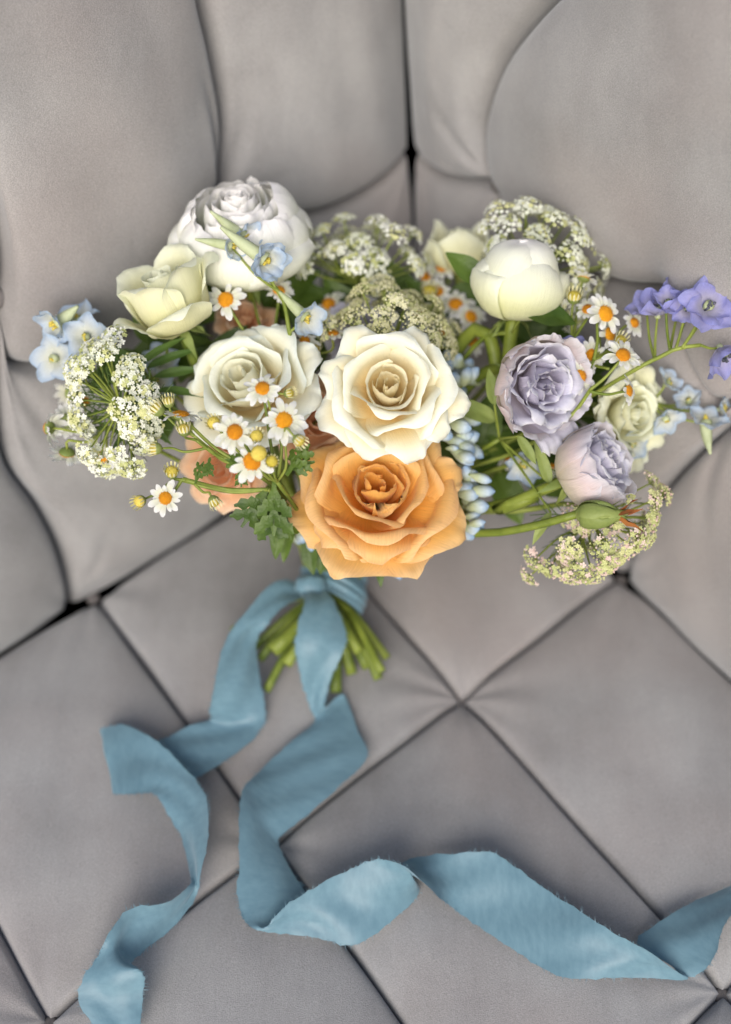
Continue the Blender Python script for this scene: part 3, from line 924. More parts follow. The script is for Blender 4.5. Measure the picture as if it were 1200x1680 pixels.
# ---- cream rose on the right, pale rose in the corner
f = Flower('rose', 'loose cream rose behind the lavender roses with ragged petals', 'rose', 1030, 680, 0.695, (0.55, -0.10, 0.80), px2m(84, 0.695), seed=67,
           via=[P(930, 700, 0.73), P(800, 780, 0.75)])
rose_core(f, M_GREENW, 6, 0.08, 0.05, 0.85, th0=30); rose_mid(f, M_GREENW, 7, 0.40, 0.04, 0.8, W=0.42, ruffle=0.04, frill=0.01)
rose_outer(f, M_GREENW, [(70, 1.08, .55, .5), (110, 1.0, .6, .5), (150, .9, .6, .5), (195, .9, .55, .5), (240, 1.0, .5, .5), (285, 1.15, .4, .5), (325, 1.0, .5, .5), (15, .95, .55, .5)], ruffle=0.05, frill=0.015)
f = Flower('rose', 'pale green-white rose tip standing in the dark sofa corner', 'rose', 755, 405, 0.755, (0.02, 0.88, 0.38), px2m(62, 0.755), seed=71, base=0.7)
rose_core(f, M_GREENW, 5, 0.09, 0.05, 1.2, W=1.6)
for th, r, h, W in ((270, .66, 1.25, .66), (30, .66, 1.3, .6), (150, .66, 1.3, .6), (215, .9, 1.0, .5), (330, .9, 1.0, .5)):
    f.petal(M_GREENW, 0.9, [(0.08, 0), (0.5, 0.10), (r * .95, 0.4), (r, h * .8), (r + .08, h), (r + .2, h)], th, W, tip=0.3, tipexp=1.1, side=0.12, ruffle=0.02, wk=1.05)

# ---- peonies
f = Flower('peony', 'big white ruffled peony against the left sofa back', 'peony', 396, 376, 0.692, (-0.05, 0.62, 0.72), px2m(112, 0.692), seed=73, base=0.7)
for k in range(19):
    r = .10 + .036 * k
    f.petal(M_PEONY, 0.3, [(0.08, 0.1), (r * .7, .3), (r, .75), (r * .95, 1.22 - .010 * k + f.rng.uniform(-.05, .06)), (r * .8 + .03, 1.34 - .012 * k)], k * 137.5, .55, tip=.10, ruffle=.03, frill=.006, nu=25, wk=1.0)
for k in range(11):
    r = .86 + .02 * k
    f.petal(M_PEONY, 0.8, [(0.1, 0.0), (.6, .05), (r, .42), (r * 1.0, .84 - .02 * k), (r * .82, 1.14 - .04 * k), (r * .62, 1.24 - .05 * k)], 20 + k * 137.5, .66, tip=.14, ruffle=.03, frill=.007, nu=19, wk=1.0)
f = Flower('peony', 'plump closed white peony bud with a yellowish petal and one leaf', 'peony', 851, 456, 0.675, (0.08, 0.88, 0.42), px2m(78, 0.675), seed=79, base=0.85,
           via=[P(800, 545, 0.70), P(735, 600, 0.72)], stem_r=0.0038, sepals=4)
for k, (th, r, h, W, t) in enumerate(((45, .45, 1.66, 1.2, .02), (225, .5, 1.64, 1.2, .02), (100, .80, 1.62, 1.25, .12), (330, .84, 1.66, 1.2, .12), (215, .88, 1.64, 1.1, .1), (25, .93, 1.5, .95, .15), (160, .96, 1.36, .85, .15), (275, .98, 1.44, 1.0, .12), (205, 1.03, 1.15, .72, .12), (335, 1.02, 1.05, .6, .15))):
    f.petal(M_PEONY, 0.9, [(0.08, 0.02), (.62 * r, .12), (r * .98, .6), (r * .96, 1.02), (r * .66, h * .92), (r * .06, h)], th, W, tip=t, tipexp=2.2, ruffle=.034, nu=25, wk=1.0, spiral=.08, frill=.009)
f = Flower('peony', 'soft white-green peony half hidden under the lace umbel', 'peony', 590, 465, 0.775, (-0.05, 0.45, 0.85), px2m(92, 0.775), seed=83, base=0.8)
for k in range(12):
    r = .5 + .04 * k
    f.petal(M_PEONY, 0.8, [(0.1, 0.0), (.6 * r, .05), (r, .45), (r * 1.0, .9 - .02 * k), (r * .8, 1.15 - .04 * k)], 20 + k * 137.5, .6, tip=.15, ruffle=.03, frill=.008, wk=1.0)

# ------------------------------------------------------------------ daisies
def shared(name, V, F, mat, uv=None):
    me = make_mesh(name, V, F, uv)
    me.materials.append(mat)
    return me


def dome(r, h, n=14, m=6, seed=0):
    rng = np.random.RandomState(seed)
    a = np.linspace(0, 2 * math.pi, n, endpoint=False); V = []
    for j in range(m):
        f = j / (m - 1) * math.pi / 2
        V.append(np.column_stack([np.cos(a) * math.cos(f) * r, np.sin(a) * math.cos(f) * r, np.full(n, math.sin(f) * h)]))
    V = np.vstack(V)
    return V, grid_faces(n, m, True) + [tuple(range((m - 1) * n, m * n))]


def knobbly(r, h, npts=70, seed=0):
    """a daisy disc: a dome set with little florets in spirals"""
    g = Geo()
    V, F = dome(r * 0.96, h * 0.92); g.add(V, F)
    for k in range(npts):
        t = math.sqrt((k + 0.5) / npts); a = k * 2.39996
        c = np.array([math.cos(a) * t * r * 0.97, math.sin(a) * t * r * 0.97, h * math.sqrt(max(0, 1 - 0.86 * t * t)) * 0.96])
        q = r * 0.085
        n = nrm([c[0], c[1], r * 0.9])
        x = nrm(np.cross(n, [0.3, 0.5, 0.1])); y = np.cross(n, x)
        g.add([c + x * q, c + y * q, c - x * q, c - y * q, c + n * q * 1.3], [(0, 1, 4), (1, 2, 4), (2, 3, 4), (3, 0, 4)])
    V, F, uv = g.get()
    return V, F


DISC = shared('daisy_disc', *knobbly(0.0052, 0.0030), M_DISC)
DISC2 = shared('daisy_disc', *knobbly(0.0048, 0.0040), M_DISC)


def ray_petal(seed, L=0.0088, W=0.0019, droop=0.0):
    rng = np.random.RandomState(seed)
    n, m = 7, 8
    V = []; UV = []
    for j in range(m):
        v = j / (m - 1)
        for i in range(n):
            u = i / (n - 1) * 2 - 1
            w = W * (0.45 + 0.55 * math.sin(math.pi * min(1, 0.12 + v * 0.62))) * (1 if v < .85 else 1 - (v - .85) * 2.2)
            l = L * v * (1 - 0.10 * abs(u) ** 2 + (0.03 * math.cos(u * 9) if j == m - 1 else 0))
            V.append((0.0040 + l, u * w, 0.0006 + 0.0012 * math.sin(v * 2.4) - droop * v * v * L - 0.0005 * (1 - u * u) * math.sin(v * 3.1) + 0.0002 * math.sin(u * 8 + seed)))
            UV.append((u * .5 + .5, v))
    return shared('ray_petal', V, grid_faces(n, m), M_DAISY, UV)


PET = [ray_petal(k, 0.0076 + 0.0005 * (k % 3), 0.00195 + 0.0002 * (k % 2), d) for k, d in enumerate((0.0, 0.12, 0.3, 0.55))]
g = Geo()
V, F = dome(0.0050, -0.0030, 12, 5); g.add(V, F)
CALYX = shared('calyx', g.get()[0] + [0, 0, 0.0004], F, M_LEAFP)
V, F = knobbly(0.0036, 0.0034, 40); BUDM = shared('bud', V, F, M_YBUD)
g = Geo()
V, F = dome(0.0036, -0.0042, 12, 5); g.add(V, F)
BCAL = shared('calyx', g.get()[0] + [0, 0, 0.0006], F, M_LEAFP)
g = Geo()     # short unopened rays round a bud
for k in range(13):
    a = k * 2 * math.pi / 13; c, s_ = math.cos(a), math.sin(a)
    q = np.array([(0.0034, -0.0005, 0.0), (0.0034, 0.0005, 0.0), (0.0044, 0.0005, 0.0035), (0.0044, -0.0005, 0.0035), (0.0040, 0, 0.0050)])
    q = np.column_stack([q[:, 0] * c - q[:, 1] * s_, q[:, 0] * s_ + q[:, 1] * c, q[:, 2]])
    g.add(q, [(0, 1, 2, 3), (3, 2, 4)])
V, F, uv = g.get(); BRAY = shared('bud_ray', V, F, M_LACEC)

DRNG = np.random.RandomState(5)


def daisy_head(root, px, py, d, axis, sc=1.0, np_=13, fold=0, skip=0):
    az = camdir(axis); c = P(px, py, d)
    sc = sc * 0.84 * DRNG.uniform(.88, 1.08); np_ = int(DRNG.choice([11, 12, 13, 15]))
    M = mat4(frame(az, DRNG.uniform(0, 6)), c, sc)
    hd = inst('flower_head', DISC if DRNG.rand() < .6 else DISC2, root, M)
    inst('calyx', CALYX, hd, M)
    for k in range(np_):
        if k < skip or DRNG.rand() < .06: continue
        a = 2 * math.pi * (k + DRNG.uniform(-.18, .18)) / np_
        v = DRNG.choice([0, 1, 1, 2]) if not fold else DRNG.choice([2, 3, 3])
        R_ = Matrix.Rotation(a, 4, 'Z') @ Matrix.Rotation(DRNG.uniform(-.12, .12) + fold, 4, 'Y') @ Matrix.Rotation(DRNG.uniform(-.25, .25), 4, 'X')
        R_ = R_ @ Matrix.Scale(DRNG.uniform(0.72, 1.15), 4)
        inst('ray_petal', PET[v], hd, M @ R_)
    return c - az * 0.0026 * sc, az


def daisy_bud(root, px, py, d, axis, sc=1.0, rays=True):
    az = camdir(axis); c = P(px, py, d)
    M = mat4(frame(az, DRNG.uniform(0, 6)), c, sc)
    b = inst('bud', BUDM, root, M)
    inst('calyx', BCAL, b, M)
    if rays: inst('bud_rays', BRAY, b, M)
    return c - az * 0.0035 * sc, az


def twig(root, tip, az, node, r=0.0008, bow=None):
    tip = np.asarray(tip); node = np.asarray(node)
    L = np.linalg.norm(tip - node)
    mid = tip * 0.5 + node * 0.5 + (np.array([0, 0, -0.12 * L]) if bow is None else bow)
    V, F = tube_geo([tip, tip - nrm(az) * L * 0.22, mid, node], r * 0.8, r * 1.15, 6, 16)
    part('stem', V, F, M_STEMF, root)


def feather_leaf(root, p0, d0, L, seed, mat=None, W=0.42):
    """a small lobed daisy leaf in one piece"""
    rng = np.random.RandomState(seed)
    d0 = nrm(d0); nrml = nrm(camdir((rng.uniform(-.4, .4), rng.uniform(0, .6), 0.9)))
    x = nrm(np.cross(nrml, d0)); nrml = np.cross(d0, x)
    g = Geo()
    def lobe(o, d, l, w):
        s = np.cross(nrml, d); pts = []
        k = 8
        ts = np.linspace(0, 1, k)
        V = []; F = []
        for j, t in enumerate(ts):
            ww = w * math.sin(math.pi * min(.97, .12 + .8 * t)) * (1 + .38 * math.sin(t * 15 + seed))
            c = o + d * l * t - nrml * l * .25 * t * t
            V += [c - s * ww, c - nrml * ww * .25, c + s * ww]
        for j in range(k - 1):
            F += [(3 * j, 3 * j + 1, 3 * j + 4, 3 * j + 3), (3 * j + 1, 3 * j + 2, 3 * j + 5, 3 * j + 4)]
        g.add(V, F)
    L = L * 0.82
    lobe(p0, d0, L, L * 0.11)
    for t in (0.34, 0.62):
        for sg in (-1, 1):
            o = p0 + d0 * L * t - nrml * L * .25 * t * t
            dd = nrm(d0 * 0.75 + x * sg * 0.8)
            lobe(o, dd, L * W * (1.05 - 0.55 * abs(t - .45)) * rng.uniform(.9, 1.3), L * 0.12)
    V, F, uv = g.get()
    part('leaf', V, F, mat or M_LEAF, root)


def daisy_spray(label, node, heads, buds, d, bind_via=(), leaves=(), group='daisy sprays in the bouquet', r=0.0011):
    nd = P(*node)
    root = thing('daisy_spray', label, 'daisy', nd, group)
    subs = []
    for h in heads:
        px, py, dd, ax = h[:4]
        kw = dict(h[4]) if len(h) > 4 else {}
        n_ = kw.pop('n', None)
        tip, az = daisy_head(root, px, py, dd, ax, **kw)
        twig(root, tip, az, P(*n_) if n_ else nd, r * 0.8)
    for b in buds:
        px, py, dd, ax = b[:4]
        kw = dict(b[4]) if len(b) > 4 else {}
        n_ = kw.pop('n', None)
        tip, az = daisy_bud(root, px, py, dd, ax, **kw)
        twig(root, tip, az, P(*n_) if n_ else nd, r * 0.65)
    for n_ in sorted(set(tuple(q[4]['n']) for q in list(heads) + list(buds) if len(q) > 4 and 'n' in q[4])):
        V, F = tube_geo([P(*n_), P(*n_) * .5 + nd * .5 + np.array([0, 0, -.004]), nd], r * .8, r, 6, 14)
        part('stem', V, F, M_STEMF, root)
    pth = [nd] + [P(*q) for q in bind_via] + [bindpt()]
    V, F = tube_geo(pth, r, r * 1.4, 7, 26)
    part('stem', V, F, M_STEMF, root)
    for (a, dr, L, sd_) in leaves:
        feather_leaf(root, P(*a), camdir(dr), L, sd_)
    return root


daisy_spray('spray of white daisies and yellow buds in front of the full ivory rose', (455, 790, 0.632),
            [(431, 638, 0.612, (0, .35, .9)), (466, 690, 0.610, (.1, .15, .95), dict(sc=1.1)), (386, 709, 0.608, (-.1, .1, 1), dict(sc=1.16)),
             (414, 757, 0.606, (-.1, -.1, 1), dict(sc=1.12))],
            [(425, 744, 0.594, (0, .1, 1), dict(sc=1.15, rays=False)), (446, 757, 0.600, (.1, 0, 1), dict(sc=.85)), (421, 716, 0.608, (.1, .3, .9), dict(sc=.95)),
             (351, 694, 0.612, (-.1, .2, .95), dict(sc=.95)), (474, 645, 0.612, (.8, .1, .5), dict(sc=.75)), (490, 722, 0.602, (.6, -.5, .5), dict(sc=.9))],
            0.63, [(495, 850, 0.675)],
            [((470, 780, .628), (.5, .8, .3), 0.024, 1), ((410, 765, .628), (-.7, .2, .5), 0.016, 2), ((450, 790, .64), (.0, -1, .2), 0.034, 3), ((440, 800, .645), (-.5, -.8, .2), 0.03, 4), ((395, 765, .63), (0, -1, .4), 0.013, 5), ((465, 770, .632), (.9, .25, .3), 0.02, 6)])
daisy_spray('thin daisy sprig reaching left with spiky yellow buds and one daisy seen edge on', (395, 760, 0.640),
            [(297, 682, 0.628, (.1, .95, .25), dict(sc=.95, n=(318, 715, .63)))],
            [(277, 660, 0.626, (-.1, .8, .5), dict(sc=.85, n=(305, 690, .63))), (259, 672, 0.626, (-.7, .6, .4), dict(sc=1.05, n=(318, 715, .63))), (302, 706, 0.624, (-.1, .75, .6), dict(sc=.95, n=(322, 722, .63))),
             (256, 736, 0.63, (-.95, -.05, .3), dict(sc=.95, n=(340, 735, .634)))],
            0.64, [(450, 800, .66), (500, 860, 0.69)], [((345, 750, .634), (-.2, -.9, .3), 0.012, 12)])
daisy_spray('low daisy sprig beside the pale peach rose with one flat white daisy', (440, 803, 0.645),
            [(272, 817, 0.640, (-.1, -.1, 1), dict(sc=1.0, n=(300, 785, .645)))],
            [(282, 775, 0.640, (.1, .5, .8), dict(sc=1.0, n=(305, 788, .645))), (230, 822, 0.642, (-.5, -.3, .8), dict(sc=.95, n=(285, 785, .645))), (351, 822, 0.640, (.5, -.8, .3), dict(sc=.9, n=(320, 795, .645)))],
            0.645, [(500, 860, 0.69)], [((320, 795, .645), (.25, .85, .4), 0.016, 21), ((435, 805, .65), (.1, -1, .1), 0.035, 22), ((450, 815, .66), (.4, -.9, .1), 0.03, 23)])
daisy_spray('upright daisy sprig between the greenish cream rose and the pale blue spurs', (440, 590, 0.69),
            [(371, 492, 0.672, (0, .1, 1), dict(sc=1.05)), (458, 478, 0.69, (.1, .5, .85), dict(sc=.9)), (410, 446, 0.705, (0, .6, .8), dict(sc=.8)), (500, 560, .68, (.1, .6, .7), dict(sc=.85)), (546, 548, .685, (.1, .8, .5), dict(sc=.9))], [(515, 575, .68, (.2, .8, .5))],
            0.69, [(490, 700, .71)], [])
daisy_spray('blurred daisies turned away over the left sofa back, green undersides showing', (175, 700, 0.668),
            [(82, 702, 0.672, (-.85, .1, -.45), dict(sc=1.05, fold=.35)), (112, 690, 0.680, (-.3, -.1, -.9), dict(sc=1.0)), (110, 742, 0.672, (-.2, -.75, -.55), dict(sc=1.05)), (168, 748, 0.70, (-.3, -.2, .9), dict(sc=1.0)),
             (118, 645, .70, (-.4, .3, -.7), dict(sc=.95)), (140, 660, .70, (-.2, .2, .9), dict(sc=.9))],
            [], 0.66, [(300, 760, .70), (440, 850, .72)])
daisy_spray('daisy spray leaning right over the loose cream rose', (925, 690, 0.66),
            [(993, 515, 0.655, (.35, .2, .9), dict(sc=1.1, n=(975, 590, .66))), (1022, 584, 0.640, (.2, .45, .85), dict(sc=1.05, n=(968, 640, .65))), (1031, 641, 0.640, (.75, .1, .6), dict(sc=.85, n=(968, 642, .65))),
             (951, 618, 0.655, (.3, .0, .9), dict(sc=.95)), (957, 458, 0.685, (.2, .8, -.1), dict(sc=1.0, n=(940, 560, .67))), (1000, 548, .668, (.6, .1, .7), dict(sc=.9, n=(975, 590, .66))), (1040, 530, .675, (.5, .2, .8), dict(sc=.8, n=(975, 590, .66))), (970, 582, .665, (.2, -.2, .9), dict(sc=.9)), (965, 508, .67, (-.2, .4, .8), dict(sc=.85, n=(940, 560, .67)))],
            [(942, 488, .668, (0, .7, .7), dict(sc=1.1, n=(938, 560, .67))), (1018, 560, .66, (.3, .5, .7), dict(n=(975, 590, .66)))],
            0.66, [(850, 740, .70), (700, 800, .73)])
daisy_spray('out-of-focus daisies with orange discs deep behind the yellow lace', (740, 600, 0.735),
            [(718, 478, 0.735, (.1, .4, .9), dict(sc=1.0)), (748, 500, 0.74, (0, .5, .9), dict(sc=1.05)), (772, 520, 0.735, (.3, .3, .9), dict(sc=1.0)), (732, 545, 0.735, (.2, .2, .95), dict(sc=1.0)), (700, 455, 0.75, (-.2, .6, .8), dict(sc=1.0)), (775, 560, .73, (.2, .1, .9)), (690, 520, .735, (0, .3, .9)), (540, 500, .73, (-.2, .5, .8)), (725, 440, .75, (0, .6, .8))],
            [(705, 480, .73, (0, .6, .8), dict(sc=1.3))], 0.73, [(640, 760, .74)])
daisy_spray('few daisies glimpsed low between the apricot rose and the lavender rose', (820, 790, .735),
            [(838, 752, .725, (.1, .2, .9)), (865, 760, .73, (.2, .1, .9)), (905, 758, .72, (.3, .1, .9))], [(850, 775, .73, (.1, .2, .9))], .73, [(720, 830, .74)])

# ------------------------------------------------------------------ lace umbels
def umbel(label, px, py, d, axis, R, seed, mats, stem_via=(), n=30, cone=(0, 62), hollow=False, squash=1.0, flo=34, ur=0.0072, bracts=10, open_=0.6, pink=0.0, roll=0.0):
    rng = np.random.RandomState(seed)
    az = camdir(axis); Rm = frame(az, math.radians(roll))
    cen = P(px, py, d)
    hub = cen - az * R * (0.75 if not hollow else 0.2)
    root = thing('lace_flower', label, 'lace flower', hub, 'lace flower umbels')
    for k in range(n):
        t = math.sqrt((k + 0.6) / n); a = k * 2.39996 + rng.uniform(-.2, .2)
        ang = math.radians(cone[0] + (cone[1] - cone[0]) * t)
        dirl = np.array([math.sin(ang) * math.cos(a), math.sin(ang) * math.sin(a) * squash, math.cos(ang)])
        l = R * rng.uniform(0.80, 1.12) * (1.0 + 0.12 * t)
        end = hub + Rm @ (dirl * l)
        mid = hub + Rm @ (dirl * l * 0.5 * np.array([1.12, 1.12, 0.9]) + rng.normal(0, .05, 3) * l)
        V, F = tube_geo([hub, mid, end], 0.0007, 0.0005, 5, 8, cap=False)
        ry = part('ray', V, F, M_STEMF, root)
        nrm_ = nrm(Rm @ nrm(dirl * [1, 1, 1.3]) * (1 if not hollow else 0.6) + (0 if not hollow else 0.5) * az)
        x = nrm(np.cross(nrm_, [0.2, 0.9, 0.4])); y = np.cross(nrm_, x)
        u = ur * rng.uniform(0.8, 1.15)
        gs = [Geo() for _ in mats]; gp = Geo()
        for q in range(flo):
            tt = math.sqrt((q + 0.5) / flo); b = q * 2.39996
            c = end + (x * math.cos(b) + y * math.sin(b)) * u * tt * rng.uniform(.9, 1.1) + nrm_ * u * (0.55 * (1 - tt * tt) + rng.uniform(-.07, .09))
            fn = nrm(nrm_ + (x * math.cos(b) + y * math.sin(b)) * tt * 0.8 + rng.normal(0, .15, 3))
            fx = nrm(np.cross(fn, [.5, .2, .8])); fy = np.cross(fn, fx)
            mi = 0
            if len(mats) > 1 and rng.rand() < (pink + 0.6 * pink * (tt > .8) if pink else 0.35): mi = 1
            g = gs[mi]
            s = rng.uniform(.75, 1.25) * 0.00125
            if rng.rand() < open_:
                for e in range(5):
                    w = e * 1.2566 + q
                    d1 = fx * math.cos(w) + fy * math.sin(w); d2 = np.cross(fn, d1)
                    g.add([c, c + d1 * s * .8 + d2 * s * .5 + fn * s * .25, c + d1 * s * 1.35 + fn * s * .1, c + d1 * s * .8 - d2 * s * .5 + fn * s * .25], [(0, 1, 2, 3)])
            else:
                s *= .62
                g.add([c + fx * s, c + fy * s, c - fx * s, c - fy * s, c + fn * s * 1.2, c - fn * s * 1.2], [(0, 1, 4), (1, 2, 4), (2, 3, 4), (3, 0, 4), (1, 0, 5), (2, 1, 5), (3, 2, 5), (0, 3, 5)])
            if q % 2 == 0:
                w = fx * 0.00013
                gp.add([end - w - nrm_ * u * .1, end + w - nrm_ * u * .1, c + w, c - w], [(0, 1, 2, 3)])
        for g, m_ in zip(gs, mats):
            if g.n:
                V, F, uv = g.get(); part('umbellet', V, F, m_, ry, smooth_=False, kind='stuff')
        V, F, uv = gp.get(); part('pedicels', V, F, M_STEMF, ry, kind='stuff')
    # forked thread-like bracts below the hub
    for k in range(bracts):
        a = k * 2 * math.pi / bracts + rng.uniform(-.2, .2)
        g = Geo()
        out = Rm @ np.array([math.cos(a), math.sin(a), 0.0])
        l = R * rng.uniform(.6, .95)
        def thread(p, d_, ln, r):
            e = p + d_ * ln; m_ = p + d_ * ln * .5 - az * ln * .12
            V, F = tube_geo([p, m_, e], r, r * .45, 4, 6, cap=False); g.add(V, F); return m_
        d0 = nrm(out + az * rng.uniform(-.25, .35))
        thread(hub, d0, l, 0.00055)
        for t in (.35, .5, .65):
            for sg in (-1, 1):
                thread(hub + d0 * l * t - az * l * .10 * t, nrm(d0 + np.cross(az, d0) * sg * .8), l * .38, 0.00042)
        V, F, uv = g.get(); part('bract', V, F, M_FERN, root)
    pth = [hub] + [P(*q) for q in stem_via] + [bindpt()]
    V, F = tube_geo([hub, hub - az * 0.02] + pth[1:], 0.0016, 0.0018, 7, 24)
    part('stem', V, F, M_STEMF, root)
    return root


umbel('white lace flower umbel standing in front of the sofa corner', 592, 388, 0.735, (.02, .92, .38), px2m(105, .735), 101, (M_LACEW, M_LACEG), [(600, 560, .73)], n=24, cone=(5, 76), open_=.75, flo=44, ur=.0078)
umbel('flat yellow-cream lace flower umbel arching over the open ivory rose', 648, 505, 0.690, (.14, .86, .48), px2m(100, .690), 103, (M_LACEC, M_LACEG), [(630, 620, .70)], n=32, cone=(0, 80), open_=.3, flo=60, ur=.0080)
umbel('broad white lace flower umbel behind the closed peony bud', 917, 402, 0.700, (.45, .50, .74), px2m(108, .700), 107, (M_LACEW, M_LACEG), [(860, 560, .73)], n=32, cone=(0, 72), open_=.8, flo=44, ur=.0080)
umbel('hollow bowl-shaped lace flower with its rays showing, beside the pale blue delphinium', 186, 668, 0.655, (-.35, -.15, .90), px2m(108, .655), 109, (M_LACEW, M_LACEG), [(310, 700, .69), (440, 840, .72)], n=30, cone=(36, 88), hollow=True, open_=.6, flo=44, ur=.0072, bracts=22, squash=.58, roll=100)
umbel('greenish lace flower umbel tinged pink hanging over the seat under the green bud', 1012, 902, 0.655, (.32, -.50, .80), px2m(122, .655), 113, (M_LACEG, M_LACEP), [(850, 838, .69), (700, 850, .73)], n=30, cone=(0, 88), open_=.35, flo=56, ur=.0074, pink=.28, squash=.30, roll=24)

# ------------------------------------------------------------------ delphinium
def floret(root, px, py, d, axis, R, mat, spur=None, seed=0, opened=0.6, center=None, n=5, double=False):
    """one delphinium floret: sepals round a short tube, with a spur behind"""
    rng = np.random.RandomState(seed)
    az = camdir(axis); Rm = frame(az, rng.uniform(0, 6)); c = P(px, py, d)
    b = c - az * R * .3
    if spur is not None:
        e = P(*spur)
        V, F = tube_geo([b + az * R * .15, b * .6 + e * .4, e], [R * .26, R * .20, R * .05], None, 8, 14)
        hd = part('floret', V, F, M_SPUR, root)
    else:
        V, F = tube_geo([b - az * R * .1, b + az * R * .3], R * .10, R * .16, 8, 5)
        hd = part('floret', V, F, M_SPUR, root)
    for ring in range(2 if double else 1):
        for k in range(n):
            o = opened * (1 if ring == 0 else .6)
            r = 1.0 - .25 * ring
            pts = [(0.06, 0.0), (.22 + .2 * o, .22), (.35 + .45 * o, .55 - .3 * o), (.4 + .62 * o, r * (.95 - .72 * o))]
            V, F, uv = petal_geo(pts, k * 360 / n + ring * 36 + rng.uniform(-10, 10), .43, rng, tip=.32, tipexp=1.5, ruffle=.09, wk=1.5, base_w=.3, nu=11, nv=11)
            part('petal', b + (V * R) @ Rm.T, F, mat, hd, uv=uv)
    g = Geo()
    for k in range(7):
        a = rng.uniform(0, 6.28); q = rng.uniform(.02, .16) * R
        p = b + Rm @ np.array([math.cos(a) * q, math.sin(a) * q, R * .12])
        V, F = tube_geo([p, p + az * R * rng.uniform(.12, .3)], R * .035, R * .05, 5, 4); g.add(V, F)
    V, F, uv = g.get(); part('stamen_tuft', V, F, center or M_YBUD, hd)
    return b


def delphinium(label, node, flos, mat, via, center=None, group='delphinium sprigs', head=()):
    nd = P(*node)
    root = thing('delphinium_sprig', label, 'delphinium', nd, group)
    for k, q in enumerate(flos):
        px, py, d, ax, rp = q[:5]
        kw = q[5] if len(q) > 5 else {}
        n_ = kw.pop('n', None)
        b = floret(root, px, py, d, ax, px2m(rp * 1.22, d), mat, seed=int(px + py), center=center, **kw)
        at = P(*n_) if n_ else nd
        L = np.linalg.norm(b - at)
        V, F = tube_geo([b, b * .5 + at * .5 + np.array([0, 0, -.1 * L]), at], .0006, .0009, 6, 12)
        part('stem', V, F, M_STEMF, root)
    V, F = tube_geo([P(*q) for q in head] + [nd] + [P(*q) for q in via] + [bindpt()], .0011, .0018, 7, 40)
    part('stem', V, F, M_STEMF, root)
    return root


delphinium('pale blue delphinium sprig at the far left of the bouquet', (190, 575, .69),
           [(88, 535, .675, (-.6, -.5, .5), 40, dict(spur=(128, 502, .672), opened=.45)), (125, 520, .685, (-.2, .6, .6), 40, dict(opened=.7)), (140, 552, .67, (0, .1, 1), 38, dict(opened=.8)),
            (86, 588, .675, (-.3, -.1, .9), 40, dict(opened=.8)), (165, 560, .68, (.2, 0, .9), 30, {}), (266, 592, .70, (.4, .3, .8), 34, dict(opened=.6)), (255, 628, .705, (.2, -.2, .9), 36, dict(opened=.7)), (120, 585, .70, (-.1, -.3, .8), 34, dict(opened=.7))],
           M_PALEB, [(290, 650, .72), (440, 800, .74)])
delphinium('pale blue delphinium sprig with long green spurs in front of the white peony', (478, 560, .665),
           [(440, 428, .655, (.55, -.35, .7), 42, dict(spur=(362, 372, .65), opened=.45, n=(468, 500, .66), double=True)), (405, 388, .665, (.6, -.2, .6), 32, dict(spur=(345, 346, .66), opened=.35, n=(460, 480, .66))),
            (385, 405, .662, (.6, -.3, .6), 30, dict(spur=(320, 392, .66), opened=.35, n=(460, 480, .66))), (506, 524, .655, (.55, -.45, .6), 36, dict(spur=(458, 478, .655), opened=.5, n=(475, 545, .66)))],
           M_PALEB, [(490, 650, .69), (520, 800, .72)], head=[(460, 478, .66), (468, 503, .66), (475, 545, .66)])
delphinium('violet blue delphinium sprig reaching over the right sofa back', (1050, 602, 0.655),
           [(1078, 502, 0.660, (-.2, .75, .5), 44, dict(opened=.4, n=(1075, 590, 0.655))), (1165, 500, 0.645, (.15, .1, 1), 46, dict(opened=.85, double=True, n=(1120, 570, 0.650))), (1120, 478, 0.665, (.1, .8, .5), 40, dict(opened=.5, n=(1100, 575, 0.655))), (1140, 462, 0.675, (0, .9, .3), 34, dict(opened=.5, n=(1110, 570, 0.655))),
            (1190, 585, 0.650, (.3, -.8, .4), 48, dict(opened=.35, n=(1150, 566, 0.650))), (1098, 494, 0.655, (.2, .4, .8), 30, dict(n=(1100, 575, 0.655))), (1055, 500, 0.668, (-.6, .5, .5), 32, dict(opened=.5, n=(1075, 590, .655))), (1185, 472, .655, (.5, .6, .5), 34, dict(opened=.6, n=(1120, 570, .650))), (1128, 505, .652, (-.2, -.1, .9), 30, dict(opened=.7, n=(1110, 572, .652))), (940, 575, 0.670, (.2, 0, .9), 30, dict(opened=.5, n=(1000, 605, 0.660)))],
           M_VIOLB, [(900, 690, .70), (720, 790, .74)], center=M_DARK, head=[(1150, 566, .650), (1110, 572, .652), (1075, 590, .655)])
delphinium('out-of-focus pale blue delphinium sprig low against the right sofa back', (1070, 660, 0.695),
           [(1100, 625, 0.695, (.6, .5, .6), 28, dict(opened=.6)), (1095, 690, 0.690, (.3, -.7, .6), 32, dict(opened=.6)), (1160, 685, 0.690, (.1, .7, .5), 34, dict(opened=.7, spur=(1166, 745, 0.685))), (1130, 655, 0.700, (-.4, .5, .7), 26, dict(opened=.6)), (1190, 670, 0.695, (.8, .1, .5), 26, {}), (860, 765, 0.690, (-.2, -.5, .7), 36, dict(opened=.4, n=(900, 730, 0.695))), (1040, 730, 0.700, (.2, -.3, .8), 30, {})],
           M_PALEB, [(900, 740, 0.700), (720, 810, .75)])

